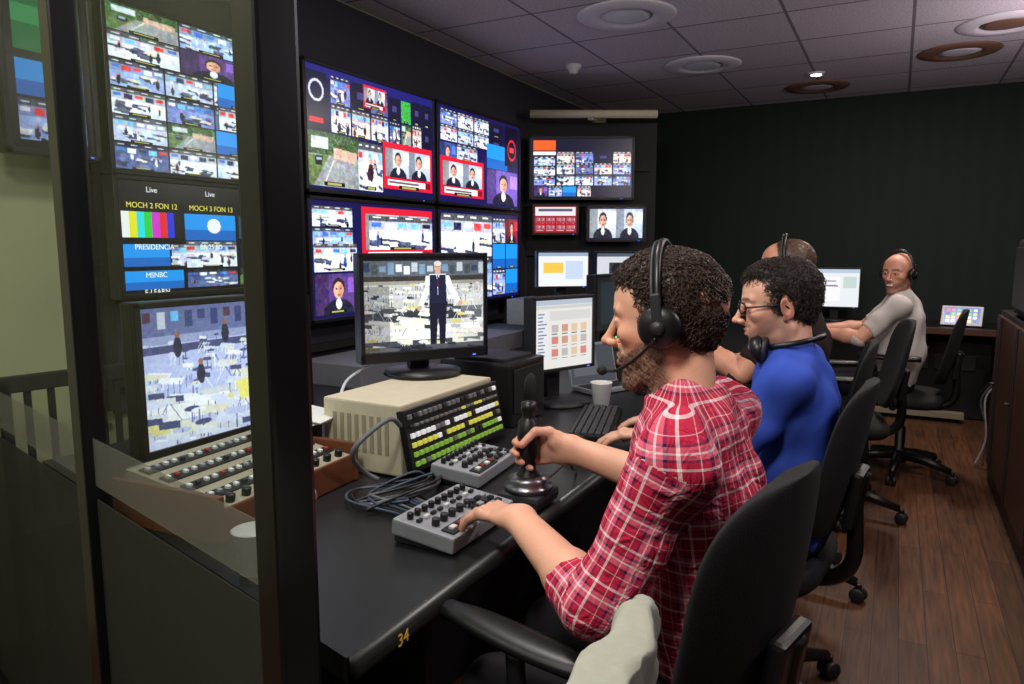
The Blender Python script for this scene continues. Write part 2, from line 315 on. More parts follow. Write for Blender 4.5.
    def tile(s,kind,x0,y0,x1,y1,lab=True):
        {'n':lambda:s.news(x0,y0,x1,y1),'w':lambda:s.news(x0,y0,x1,y1,(208,214,232)),'r':lambda:s.road(x0,y0,x1,y1),
         'f':lambda:s.face(x0,y0,x1,y1,random.choice([(90,60,130),(150,30,50),(60,80,150),(170,175,200)])),
         'b':lambda:s.bars(x0,y0,x1,y1),'u':lambda:(s.rect(x0,y0,x1,y1,(26,146,235)),s.rect(x0,y0+(y1-y0)*.6,x1,y1,(20,100,190))),
         'd':lambda:(s.rect(x0,y0,x1,y1,(16,16,44)),s.rect(x0+(x1-x0)*.3,y0+(y1-y0)*.35,x0+(x1-x0)*.7,y0+(y1-y0)*.6,(60,60,120))),'k':lambda:s.rect(x0,y0,x1,y1,(10,18,46)),
         'R':lambda:s.duo(x0,y0,x1,y1),'g':lambda:(s.rect(x0,y0,x1,y1,(60,170,70)),s.noise(x0,y0,x1,y1,20,2))}[kind]()
        if lab: s.rect(x0+(x1-x0)*.3,y1-(y1-y0)*.09,x0+(x1-x0)*.7,y1-(y1-y0)*.01,(18,18,24)); s.rect(x0+(x1-x0)*.36,y1-(y1-y0)*.07,x0+(x1-x0)*.64,y1-(y1-y0)*.03,(170,170,90))
    def grid(s,rows,x0=0,y0=0,x1=1,y1=1,gap=.008,lab=True):
        n=len(rows)
        for j,r in enumerate(rows):
            for i,k in enumerate(r):
                w=(x1-x0)/len(r); h=(y1-y0)/n; s.tile(k,x0+i*w+gap,y0+j*h+gap,x0+(i+1)*w-gap,y0+(j+1)*h-gap,lab)
def screen_mesh(name,cv,w,h,parent,loc,strength=1.1):
    W,H=cv.W,cv.H
    xs=np.linspace(-w/2,w/2,W+1); zs=np.linspace(h/2,-h/2,H+1)
    X,Z=np.meshgrid(xs,zs); co=np.zeros(((W+1)*(H+1),3)); co[:,0]=X.ravel(); co[:,2]=Z.ravel()
    idx=np.arange((W+1)*(H+1)).reshape(H+1,W+1)
    F=np.stack([idx[1:,:-1],idx[1:,1:],idx[:-1,1:],idx[:-1,:-1]],-1).reshape(-1,4)
    me=np_mesh(name,co,F); col=np.ones((W*H,4)); col[:,:3]=lin(np.clip(cv.a,0,255)).reshape(-1,3)
    ca=me.color_attributes.new('Col','FLOAT_COLOR','CORNER'); ca.data.foreach_set('color',np.repeat(col,4,0).ravel().astype(np.float32))
    me.materials.append(screen_mat(strength))
    o=bpy.data.objects.new(name,me); COL.objects.link(o); o.parent=parent; o.location=loc; return o
def np_mesh(name,co,F):
    me=bpy.data.meshes.new(name); me.vertices.add(len(co)); me.vertices.foreach_set('co',np.asarray(co,dtype=np.float32).ravel())
    me.loops.add(F.size); me.loops.foreach_set('vertex_index',F.ravel().astype(np.int32)); me.polygons.add(len(F))
    me.polygons.foreach_set('loop_start',np.arange(0,F.size,4,dtype=np.int32))
    try: me.polygons.foreach_set('loop_total',np.full(len(F),4,dtype=np.int32))
    except Exception: pass
    me.update(calc_edges=True); return me
def monitor(name,c,ang,w,h,cv,stand=None,bz=.018,strength=1.1,depth=.05,base_z=None,body=black,chin=0):
    e=empty(name,c,rad(ang)); b=B(); d=depth
    b.box((0,d/2,0),(w,d,h),body,bev=.006)
    b.box((0,d+.01,0),(w*.7,.04,h*.6),body,bev=.015)
    for sx in(-1,1): b.box((sx*(w/2-bz/2),-.004,0),(bz,.012,h),body,bev=.003)
    b.box((0,-.004,h/2-bz/2),(w,.012,bz),body,bev=.003); b.box((0,-.004,-h/2+(bz+chin)/2),(w,.012,bz+chin),body,bev=.003)
    if stand:
        zb=base_z-c[2]; 
        b.box((0,d+.02,(zb-h*.2)/2),(.07,.03,abs(zb)-h*.2),body,bev=.008)
        b.lathe((0,d-.02,zb),[(.001,.022),(.05,.02),(.12,.012),(.125,.0)],body,n=32)
    b.box((w*.38,-.0115,-h/2+bz*.5),(.01,.003,.003),mat('led_blue',(60,120,255),emit=(60,120,255),es=2),bev=0)
    b.obj('housing',e)
    screen_mesh('screen',cv,w-2*bz,h-2*bz-chin,e,(0,-.003,chin/2),strength); return e
def text(parent,s,loc,size,c,es=1.0,rot=(90,0,0),name='label'):
    cu=bpy.data.curves.new(name,'FONT'); cu.body=s; cu.size=size; cu.align_x='CENTER'; cu.align_y='CENTER'; cu.extrude=.0003
    cu.materials.append(mat('text_%d_%d_%d'%c,c,emit=c,es=es)); o=bpy.data.objects.new(name,cu); COL.objects.link(o); o.parent=parent; o.location=loc; o.rotation_euler=tuple(rad(a) for a in rot); return o

# --- wall monitors, row 1
cv=Cv(260,146,(14,16,70)); cv.rect(0,0,1,.08,(28,28,110))
cv.tile('k',.0,.05,.14,.36,False); cv.ell(.07,.2,.05,.09,(200,200,220)); cv.ell(.07,.2,.038,.068,(20,22,60)); cv.tile('k',.0,.36,.14,.52,False); cv.rect(.02,.42,.11,.46,(200,30,40))
cv.grid(['ndn','wnn'],.16,.04,.60,.52,.006); cv.tile('R',.40,.04,.58,.24); cv.grid(['dg','nr'],.60,.08,.80,.52,.006); cv.grid(['dd','nd'],.80,.06,.99,.52,.006)
cv.tile('r',.0,.53,.35,.97); cv.tile('w',.35,.55,.54,.97); cv.tile('R',.545,.50,.99,.93)
monitor('television_monitor',(-2.43,3.07,1.905),90,1.06,.60,cv,strength=1.4)
cv=Cv(260,146,(22,14,78)); cv.grid(['nwnd','nnwd'],.02,.03,.78,.36,.006); cv.tile('f',.02,.38,.19,.6); cv.tile('R',.02,.52,.52,.93); cv.tile('n',.20,.37,.44,.53); cv.tile('u',.56,.28,.84,.56,False)
cv.face(.56,.57,.98,.97,(120,90,190)); cv.rect(.80,.03,.99,.5,(12,10,34)); cv.ell(.9,.3,.06,.13,(200,40,60)); cv.ell(.9,.3,.05,.10,(16,12,32)); cv.rect(.87,.27,.93,.33,(220,60,70))
monitor('television_monitor',(-2.43,4.15,1.905),90,1.06,.60,cv,strength=1.4)
# row 2
cv=Cv(260,146,(18,14,74)); cv.grid(['w','n','u'],.01,.04,.30,.6,.006); cv.tile('w',.02,.36,.32,.6); cv.tile('f',.02,.62,.32,.97); cv.tile('R',.36,.03,.98,.55); cv.tile('w',.42,.1,.98,.42); cv.grid(['nn'],.36,.56,.98,.97,.006)
monitor('television_monitor',(-2.43,3.07,1.29),90,1.06,.60,cv,strength=1.35)
cv=Cv(260,146,(18,14,74)); cv.tile('w',.02,.03,.62,.5); cv.tile('n',.02,.5,.62,.98); cv.grid(['nf','uu','nu'],.63,.04,.99,.97,.006)
monitor('television_monitor',(-2.43,4.15,1.29),90,1.06,.60,cv,strength=1.3)
# left cluster
cv=Cv(240,166,(6,6,10)); cv.grid(['rnn','wfg'],0,0,1,.333,.005); cv.grid(['nnwn','wnnu','nrun','nwnn'],0,.333,1,1,.005); cv.rect(.52,.335,1,.66,(40,42,60)); cv.grid(['un','wr'],.52,.335,1,.66,.005)
m=monitor('multiview_monitor',(-2.43,2.05,1.905),90,.90,.60,cv,strength=1.45)
cv=Cv(190,100,(6,6,9)); cv.tile('b',.01,.27,.31,.50,False); cv.tile('u',.33,.27,.63,.52,False); cv.tile('g',.65,.27,.98,.5); cv.rect(.65,.27,.98,.5,(40,70,90)); cv.ell(.5,.38,.04,.07,(240,240,250))
cv.tile('u',.01,.56,.24,.76,False); cv.tile('n',.25,.56,.48,.76); cv.tile('w',.33,.53,.63,.78); cv.tile('d',.65,.56,.98,.78,False)
cv.tile('u',.01,.80,.31,.97,False); cv.tile('n',.33,.80,.63,.97,False); cv.tile('r',.65,.80,.98,.97,False)
m=monitor('multiview_monitor',(-2.43,2.02,1.385),90,.84,.44,cv,strength=1.4)
for i,(s1,s2) in enumerate([('MOCH 2','FON 12'),('MOCH 3','FON 13'),('MOCH 4','FON 14')]):
    text(m,'Live',(-.27+i*.255,-.006,.172),.028,(225,225,235)); text(m,s1+' '+s2,(-.27+i*.26,-.006,.115),.028,(215,205,90))
for t,x,z in [('PRESIDENCIA',-.27,-.035),('BR 25 SD',-.02,-.035),('CONV 1 BRAHMS',.25,-.035),('MSNBC',-.27,-.138),('E-LEARN',-.27,-.20)]: text(m,t,(x,-.006,z),.027,(235,235,225))
cv=Cv(60,120,(8,10,14)); cv.rect(.1,.05,.9,.45,(20,110,60)); cv.rect(.1,.2,.9,.3,(60,150,90)); cv.tile('u',.1,.5,.9,.7,False); cv.tile('n',.1,.72,.9,.95)
monitor('multiview_monitor',(-2.43,1.42,1.93),90,.30,.58,cv,strength=.8)
def clutter(cv,y0,n,seed,light,darkc,accent,k0=.045,k1=.11):
    rr=random.Random(seed)
    for i in range(n):
        y=y0+(1-y0)*(i/n)**1.1; x=rr.random()*1.05-.03; k=k0+k1*(y-y0)/(1-y0); c=rr.choice(light)
        t=rr.random()
        if t<.42:
            cv.poly([(x,y),(x+k*1.3,y+k*.3),(x+k*1.1,y+k*.75),(x-k*.2,y+k*.45)],c)
            for q in range(4): cv.line(x+k*(.05+.32*q),y+k*.55,x+k*(.0+.33*q),y+k*1.5,.004,rr.choice([darkc,tuple(v*1.4 for v in darkc),(232,234,240)]))
        elif t<.72:
            for q in range(3): cv.line(x+k*.4,y,x+k*(q-1)*.6+k*.4,y+k*1.4,.0045,rr.choice([(236,238,246),tuple(v*1.3 for v in darkc),(200,204,214)]))
            cv.poly([(x,y-k*.3),(x+k*.7,y-k*.2),(x+k*.7,y+k*.15),(x,y+k*.05)],rr.choice([darkc,c,c,(214,218,230)]))
        elif t<.92:
            cv.ell(x,y,k*.3,k*.14,rr.choice([c,darkc])); cv.line(x,y,x,y+k*.8,.006,tuple(v*1.3 for v in darkc)); cv.ell(x,y+k*.85,k*.3,k*.08,tuple(v*1.2 for v in darkc))
        elif t<.96: cv.poly([(x,y),(x+k*.9,y+k*.1),(x+k*.9,y+k*.4),(x,y+k*.35)],accent)
cv=Cv(300,200,(180,188,232)); cv.rect(0,0,1,.2,(104,112,160)); cv.rect(0,.2,1,.26,(150,158,200))
for i in range(14): cv.rect(.01+i*.072,.03,.05+i*.072,.10+.05*(i%2),random.choice([(244,248,255),(60,70,120),(110,190,245),(200,205,225),(90,60,80)]))
clutter(cv,.22,130,5,[(206,212,240),(232,234,248),(184,192,230),(216,216,200)],(74,78,120),(214,208,140),.05,.13)
for x,y in [(.18,.2),(.45,.14),(.66,.18),(.8,.28),(.3,.42),(.9,.5)]: cv.ell(x,y+.09,.022,.075,(44,46,70)); cv.ell(x,y,.013,.024,(150,100,86))
cv.poly([(.5,.62),(.74,.58),(.78,.72),(.53,.78)],(226,220,120)); cv.photo(0,0,1,1,.35)
monitor('preview_monitor',(-1.70,1.46,1.005),90,.62,.41,cv,stand=1,base_z=.751,strength=1.3)
# col 3 (angled)
cv=Cv(150,90,(8,10,36)); cv.rect(.02,.03,.24,.2,(240,90,30)); cv.rect(.02,.22,.24,.28,(250,250,250)); cv.grid(['nndn','wnnn','nwnn'],.25,.22,.99,.8,.006,False); cv.grid(['fnun'],.02,.8,.6,.98,.006,False); cv.grid(['n','w','n'],.02,.3,.24,.8,.006,False)
monitor('television_monitor',(-2.16,5.19,1.945),28.5,.80,.475,cv,strength=1.35)
cv=Cv(80,50,(120,20,30)); cv.rect(.02,.04,.98,.35,(225,220,225)); cv.rect(.1,.1,.9,.2,(90,90,110)); cv.grid(['RRRR','RRRR'],.02,.4,.98,.95,.01,False); cv.rect(.02,.42,.98,.95,(170,25,40),.45)
monitor('rack_monitor',(-2.33,5.09,1.56),28.5,.36,.24,cv,strength=1.2)
cv=Cv(90,56,(10,12,40)); cv.face(.02,.05,.5,.95,(215,225,235)); cv.face(.5,.05,.98,.95,(200,215,240))
monitor('rack_monitor',(-1.92,5.31,1.53),28.5,.46,.28,cv,strength=1.2)
b=B(); b.box((0,.14,1.53),(1.12,.04,1.54),blackm,bev=.004)
for z in(1.3,1.68,1.95): b.box((0,.11,z),(1.0,.03,.04),blackm)
b.obj('monitor_partition',M=Matrix.Translation((-2.13,5.2,0))@Matrix.Rotation(rad(28.5),4,'Z'))
b=B(); b.tube([(-2.47,4.93,2.33),(-1.64,5.38,2.33)],.03,beige,n=16); b.box((-2.08,5.20,2.31),(.04,.1,.04),beige); b.obj('projection_screen_case')
b=B()
for y in (1.62,2.52,3.6,4.66): b.box((-2.545,y,1.48),(.03,.05,1.46),blackm)
for z in (.85,1.30,1.6,1.9): b.box((-2.54,3.12,z),(.025,3.1,.04),blackm)
b.box((-2.585,4.05,1.655),(.02,4.8,1.86),mat('rack_fascia',(46,42,54),.7)); b.box((-2.57,3.15,2.23),(.03,3.0,.03),blackm); b.obj('monitor_rack')
# desk monitors
cv=Cv(300,212,(190,192,188)); cv.rect(0,0,1,.28,(92,100,108)); cv.rect(0,.0,1,.035,(20,20,22))
for i in range(16): x=i*.064; cv.rect(x,.05+.02*(i%3),x+.05,.15+.03*(i%2),random.choice([(225,235,240),(50,66,96),(190,200,210),(70,80,84),(120,150,180)]))
cv.rect(0,.20,1,.25,(58,54,50)); cv.rect(0,.25,1,.29,(150,150,140))
clutter(cv,.27,150,9,[(240,241,236),(214,214,206),(228,226,210),(176,178,180)],(52,56,62),(206,198,110))
cv.rect(0,.3,.2,.95,(50,54,60),.35); cv.rect(.80,.3,1,.95,(240,240,232),.25); cv.photo(0,0,1,1,.4)
cv.rect(0,.95,1,1,(26,28,36),.7)
sk=(214,168,146); nv=(30,34,62); wh=(238,242,250)
def quad(P,c): cv.poly(P,c)
quad([(.50,.20),(.56,.20),(.54,.36),(.485,.36)],wh); quad([(.485,.35),(.54,.35),(.47,.54),(.43,.52)],wh); quad([(.64,.20),(.70,.20),(.745,.36),(.70,.38)],wh); quad([(.70,.36),(.745,.34),(.80,.47),(.775,.51)],wh)
cv.ell(.795,.505,.020,.028,sk); cv.ell(.445,.545,.020,.028,sk)
quad([(.53,.18),(.67,.18),(.68,.50),(.52,.50)],wh); quad([(.535,.19),(.597,.19),(.60,.52),(.525,.52)],nv); quad([(.605,.19),(.668,.19),(.68,.52),(.60,.52)],nv); quad([(.585,.17),(.62,.17),(.603,.27),(.600,.27)],wh); quad([(.598,.19),(.608,.19),(.610,.32),(.598,.32)],(90,30,50))
quad([(.525,.50),(.68,.50),(.67,.66),(.53,.66)],(24,26,44)); quad([(.53,.64),(.60,.64),(.585,.95),(.535,.95)],(24,26,44)); quad([(.605,.64),(.672,.64),(.66,.95),(.615,.95)],(24,26,44))
cv.rect(.582,.13,.622,.185,sk); cv.ell(.602,.105,.030,.056,sk); cv.ell(.602,.066,.031,.028,(220,216,212)); cv.rect(.584,.098,.620,.106,(90,60,50))
monitor('program_monitor',(-1.295,1.86,1.165),58,.43,.335,cv,stand=1,base_z=.951,strength=1.2,bz=.014,chin=.02)
cv=Cv(130,110,(240,238,232)); cv.rect(0,0,1,.07,(190,200,215)); cv.rect(0,.08,1,.13,(215,215,214)); cv.rect(.03,.16,.22,.9,(240,240,242)); cv.rect(.25,.16,.97,.3,(225,222,222))
for j in range(3):
    for i in range(4): cv.rect(.28+i*.17,.36+j*.18,.39+i*.17,.47+j*.18,random.choice([(215,160,140),(235,205,170),(200,190,190),(225,140,130)])); cv.rect(.28+i*.17,.49+j*.18,.38+i*.17,.505+j*.18,(120,120,130))
for i in range(14): cv.rect(.05,.19+i*.05,.12+.08*random.random(),.205+i*.05,(120,130,170))
monitor('desktop_monitor',(-1.105,2.50,1.025),68,.325,.285,cv,stand=1,base_z=.751,strength=.95,bz=.013,body=dark)
cv=Cv(70,48,(236,240,248)); cv.rect(0,0,1,.1,(150,170,200)); cv.rect(.1,.3,.5,.6,(245,200,80)); cv.rect(.55,.25,.9,.8,(200,215,240))
monitor('desktop_monitor',(-1.87,4.21,1.21),40,.35,.235,cv,stand=1,base_z=1.021,strength=1.1,bz=.012)
cv=Cv(70,48,(225,228,235)); cv.rect(0,0,1,.1,(90,100,120)); cv.rect(.3,.3,.7,.8,(60,62,70)); cv.ell(.5,.5,.14,.2,(30,30,34)); cv.rect(.75,.2,.95,.9,(200,90,80))
monitor('desktop_monitor',(-1.60,4.46,1.21),40,.30,.225,cv,stand=1,base_z=1.021,strength=.95,bz=.012)
cv=Cv(70,60,(238,241,245)); cv.rect(0,0,1,.1,(190,205,225)); cv.rect(.08,.2,.6,.85,(250,250,252)); cv.rect(.65,.2,.95,.5,(200,220,215)); cv.rect(.12,.3,.5,.34,(150,150,170)); cv.rect(.12,.42,.55,.46,(150,150,170))
monitor('desktop_monitor',(-.43,6.45,1.02),6,.37,.33,cv,stand=1,base_z=.751,strength=1.0,bz=.013)
cv=Cv(60,40,(30,36,40)); cv.rect(.1,.1,.9,.9,(40,60,66))
monitor('desktop_monitor',(-1.22,3.42,1.08),78,.42,.28,cv,stand=1,base_z=.751,strength=.6,bz=.013)

# ------------------------------------------------------------------ desk
deskm=mat('black_laminate',(30,30,32),.36,var=.3,scale=14); deskw=mat('desk_edge_wood',(74,44,28),.5,scale=10)
dk=empty('control_desk')
b=B(); b.prism([(-.68,.76),(-.68,6.28),(.72,6.28),(.72,6.82),(-2.5,6.82),(-2.5,1.66),(-2.1,1.5),(-2.1,1.12)],.71,.75,deskm)
b.tube([(-.68,.765,.73),(-.68,6.28,.73)],.02,deskm,n=12); b.box((.02,6.27,.725),(1.4,.03,.05),deskw)
b.box((-1.15,3.2,.36),(.03,4.7,.70),blackm,bev=0); b.box((-1.0,1.0,.36),(.6,.03,.70),blackm); b.box((-1.0,3.6,.36),(.5,.03,.70),blackm); b.box((.0,6.6,.36),(1.4,.03,.70),blackm); b.box((.70,6.55,.36),(.03,.5,.70),blackm)
for i in range(4): b.box((.05+i*.16,6.575,.45),(.12,.02,.12),dark)
b.obj('desk_top',dk)
text(dk,'34',(-.6585,.87,.731),.030,(222,178,60),es=.15,rot=(90,0,90))
b=B(); b.box((.15,6.42,.06),(.75,.07,.05),mat('aluminium_trunk',(170,160,140),.4,.3)); b.box((.15,6.45,.02),(.7,.04,.04),blackm); b.obj('cable_trunking')
b=B(); b.box((-1.72,4.3,.885),(.42,.8,.265),blackm)
for j in range(4):
    for i in range(9): 
        c=[(90,255,120),(255,190,70),(120,170,255)][(i*j)%3]; b.box((-1.505,3.96+i*.08,.80+j*.055),(.006,.012,.008),mat('led_%d'%((i*j)%3),c,emit=c,es=1.6),bev=0)
b.obj('equipment_rack')
b=B(); b.box((-2.15,3.1,.80),(.35,1.5,.1),mat('grey_shelf',(104,104,112),.5)); b.box((-2.12,4.35,.88),(.28,.35,.26),greyp); b.box((-2.15,4.0,.80),(.35,.3,.1),dark); b.obj('rack_shelf')

# ------------------------------------------------------------------ desk gear
def keyboard(name,c,rz,w,d,mk,mb):
    b=B(); b.box((0,0,.008),(w,d,.016),mb,bev=.004); b.box((0,d*.42,.012),(w,d*.1,.018),mb,bev=.003)
    rows=5; cols=16
    for j in range(rows):
        for i in range(cols):
            if j==0 and 4<i<10: continue
            b.box((-w/2+(i+.5)*w/cols,-d*.42+(j+.5)*d*.78/rows,.019),(w/cols*.82,d*.78/rows*.8,.008),mk,bev=.0015)
    b.box((-w/2+7.5*w/cols,-d*.42+.5*d*.78/rows,.019),(w/cols*4.6,d*.78/rows*.8,.008),mk,bev=.0015)
    return b.obj(name,M=Matrix.Translation(c)@Matrix.Rotation(rz,4,'Z'))
keyboard('computer_keyboard',(-.87,2.25,.752),rad(105),.42,.14,mat('key_grey',(58,58,62),.5),black)
keyboard('computer_keyboard',(-.86,3.02,.752),rad(92),.42,.14,dark,black)
b=B(); b.sph((0,0,.0),(.032,.055,.03),black); o=b.obj('computer_mouse',M=Matrix.Translation((-.79,1.88,.781))@Matrix.Rotation(rad(70),4,'Z'))
b=B(); b.box((-1.23,1.695,.852),(.26,.47,.19),beige,bev=.006); b.box((-1.23,1.695,.758),(.24,.45,.012),black)
for i in range(8): b.box((-1.23-.09+i*.025,1.4595,.86),(.012,.003,.10),mat('vent_dark',(150,142,120)),bev=0)
swm=Matrix.Translation((-1.085,1.70,.852))@Matrix.Rotation(rad(-12),4,'Y')
b.box((0,0,0),(.02,.49,.165),black,M=swm,bev=.003)
bg=mat('key_green',(120,160,60),emit=(140,190,60),es=.32); by=mat('key_yellow',(190,190,80),emit=(215,210,80),es=.42); bo=mat('key_off',(120,120,120),.4); bw=mat('key_white',(225,225,225),emit=(230,230,235),es=.4)
for j in range(6):
    for i in range(20):
        k=[bo,bo,bw,by,bg,bg][j]; 
        if random.random()<.28: k=random.choice([bw,bo,by,dark,dark])
        z=.062-j*.0245
        b.box((.013,-.222+i*.0232,z),(.008,.0145,.013 if j!=1 else .008),k,M=swm,bev=.002)
b.obj('production_switcher')
def ccu(name,c,rz,L=.27,Wd=.155):
    b=B(); M=Matrix.Rotation(rad(6),4,'X')
    b.box((0,0,.027),(L,Wd,.034),greyp,bev=.005,M=M); b.box((0,0,.007),(L-.01,Wd-.01,.014),dark)
    for i in range(9):
        x=-L/2+.022+i*L/10
        b.cyl((x,.045,.051),.007,.013,black,M=M,n=14); b.box((x,.022,.048),(.014,.008,.006),[dark,whitep,black][i%3],M=M,bev=.001)
    for i in range(5): b.cyl((-L/2+.03+i*.03,-.012,.052),.0085,.016,dark,M=M,n=14)
    for j in range(3):
        for i in range(4): b.box((L/2-.10+i*.022,-.052+j*.020,.049),(.016,.013,.008),[dark,black,greyp][(i+j)%3],M=M,bev=.002)
    b.box((-.055,-.05,.046),(.11,.03,.004),dark,M=M,bev=.001)
    for i in range(4): b.box((-.09+i*.026,-.05,.050),(.016,.012,.006),mat('key_amber_%d'%(i%2),[(220,220,215),(120,40,40)][i%2]),M=M,bev=.001)
    return b.obj(name,M=Matrix.Translation(c)@Matrix.Rotation(rz,4,'Z'))
ccu('camera_control_panel',(-.805,1.25,.752),rad(90),L=.25,Wd=.15); ccu('camera_control_panel',(-.965,1.60,.752),rad(95),L=.24,Wd=.14)
b=B(); b.box((0,0,.018),(.11,.12,.032),dark,bev=.012); b.lathe((0,0,.032),[(.052,0),(.058,.006),(.056,.014),(.045,.020),(.05,.028),(.03,.036),(.012,.040)],chrome,n=28)
b.lathe((0,0,.045),[(.036,.0),(.032,.02),(.018,.035),(.016,.06),(.024,.075),(.027,.11),(.025,.15),(.016,.158),(.014,.17),(.019,.180),(.017,.196),(.004,.20)],black,n=24)
b.box((.014,0,.19),(.016,.012,.03),dark,bev=.003)
b.obj('joystick_controller',M=Matrix.Translation((-.735,1.465,.752)))
b=B(); b.box((-1.24,2.19,.86),(.28,.26,.215),black,bev=.01); b.box((-1.097,2.19,.87),(.006,.22,.15),fabric); b.cyl((-1.094,2.19,.87),.05,.006,dark,axis='x'); b.box((-1.24,2.19,.972),(.2,.2,.012),dark); b.obj('loudspeaker')
b=B(); b.lathe((-.965,2.54,.751),[(.028,0),(.03,.002),(.040,.085),(.043,.09),(.040,.09),(.038,.084),(.028,.01),(.001,.008)],whitep,n=32); b.obj('plastic_cup')
b=B(); b.lathe((-1.02,.90,.751),[(.026,0),(.028,.002),(.037,.08),(.040,.083),(.036,.083),(.026,.01),(.001,.008)],whitep,n=32); b.obj('plastic_cup')
# wooden audio console
b=B(); M=Matrix.Translation((-1.34,1.17,.752))@Matrix.Rotation(rad(4),4,'Z')
b.box((0,0,.035),(.30,.46,.07),wood,M=M,bev=.004); 
Mt=M@Matrix.Translation((0,0,.078))@Matrix.Rotation(rad(9),4,'Y')
b.box((0,0,.006),(.29,.42,.02),mat('cream_console_panel',(158,150,130),.5),M=Mt,bev=.003)
for sy in(-1,1): b.box((0,sy*.225,.05),(.31,.016,.10),wood,M=M,bev=.004)
for r in range(4):
    b.box((-.10+r*.062,0,.018),(.032,.40,.004),black,M=Mt,bev=.001)
    for i in range(17):
        b.box((-.10+r*.062,-.19+i*.0235,.022),(.011,.010,.009),[whitep,dark,whitep,greyp,whitep,mat('key_red',(150,40,40))][(i*3+r*2+i//3)%6],M=Mt,bev=.002)
for i in range(9): b.cyl((.130,-.18+i*.045,.024),.010,.018,black,M=Mt,n=16)
b.obj('audio_console')
b=B(); b.box((-1.40,1.445,.900),(.15,.13,.003),paper,rot=(0,rad(8),rad(12)),bev=0); b.box((-1.40,1.445,.893),(.14,.12,.003),paper,rot=(0,rad(8),rad(-4)),bev=0); b.box((-1.42,1.445,.818),(.08,.06,.132),dark); b.obj('paper_sheets')
b=B(); M=Matrix.Translation((-1.15,3.13,.756))@Matrix.Rotation(rad(80),4,'Z')
b.box((0,0,.03),(.2,.2,.04),dark,M=M); b.box((-.07,0,.07),(.045,.19,.03),black,M=M,bev=.012); b.box((.04,.05,.053),(.09,.05,.006),greyp,M=M)
for j in range(4):
    for i in range(3): b.box((.015+i*.026,-.07+j*.022,.052),(.018,.014,.008),whitep,M=M,bev=.002)
b.obj('desk_telephone')
e=empty('laptop_computer',(-1.12,2.87,.752),rad(62)); b=B(); b.box((0,-.07,.01),(.26,.14,.018),greyp); b.box((0,.025,.10),(.26,.012,.18),greyp,rot=(rad(-14),0,0)); b.box((0,-.07,.02),(.23,.09,.004),dark); b.obj('body',e)
cv=Cv(60,40,(92,96,104)); cv.rect(.05,.1,.6,.8,(120,124,132)); s=screen_mesh('screen',cv,.24,.16,e,(0,.0165,.10),.6); s.rotation_euler=(rad(-14),0,0)
e=empty('tablet_computer',(.46,6.42,.752),rad(-8)); b=B(); b.box((0,0,.08),(.27,.012,.165),whitep,rot=(rad(-32),0,0),bev=.005); b.box((0,.06,.04),(.1,.02,.08),dark,rot=(rad(30),0,0)); b.obj('body',e)
cv=Cv(80,50,(70,110,190)); 
for j in range(4):
    for i in range(6): cv.rect(.06+i*.15,.08+j*.23,.16+i*.15,.24+j*.23,random.choice([(240,90,60),(250,210,60),(90,200,110),(240,240,245),(60,60,80),(230,100,180)]))
s=screen_mesh('screen',cv,.235,.135,e,(0,-.0068,.0835),1.1); s.rotation_euler=(rad(-32),0,0)
b=B(); b.box((-.02,6.42,.763),(.3,.16,.016),dark); b.box((-.02,6.42,.774),(.27,.12,.006),mat('key_grey',(58,58,62),.5)); b.obj('computer_keyboard')
b=B(); b.box((-1.0,3.62,.80),(.2,.42,.09),black); b.box((-1.0,3.62,.86),(.19,.40,.03),dark,rot=(0,rad(12),0))
for j in range(4):
    for i in range(10):
        c=[(255,200,90),(120,255,140),(255,90,70),(140,190,255)][(i*3+j)%4]; b.box((-.94+j*-.035,3.45+i*.036,.868+j*.007),(.016,.02,.008),mat('intercom_key_%d'%((i*3+j)%4),c,emit=c,es=1.2),bev=.002)
b.obj('intercom_panel')
# cables
cab=mat('blue_grey_cable',(58,68,88),.5); wc=mat('white_cable',(200,200,205),.5); kc=mat('black_cable',(20,20,22),.5); gc=mat('grey_cable',(100,102,106),.5)
b=B()
b.tube(spline([(-1.09,1.445,.90),(-1.08,1.38,.93),(-1.12,1.30,.87),(-1.15,1.36,.80),(-1.13,1.40,.765)]),.0065,gc)
cr_=random.Random(4)
for k in range(9):
    o_=k*.013; j_=lambda:cr_.uniform(-.025,.025)
    b.tube(spline([(-1.04+o_*.3,1.47+o_*.3,.765),(-1.05+o_+j_(),1.40+j_(),.768+.012*(k%3)),(-1.13+o_+j_(),1.33-o_+j_(),.764),(-1.06+o_+j_(),1.24+o_+j_(),.770),(-.98+j_(),1.24+o_*1.2,.762),(-.895,1.22+o_,.765)]),.0034,[cab,kc,cab,gc,kc,cab,cab,gc,kc][k])
b.obj('cable_bundle')
b=B(); b.tube(spline([(-1.42,1.75,.99),(-1.47,1.68,.94),(-1.42,1.58,.86),(-1.40,1.54,.80),(-1.45,1.52,.757),(-1.5,1.53,.757)]),.005,wc); b.obj('monitor_cable')
b=B(); b.tube(spline([(-.745,1.53,.77),(-.72,1.62,.80),(-.70,1.68,.88),(-.70,1.64,.80),(-.73,1.74,.757)]),.003,kc); b.obj('joystick_cable')

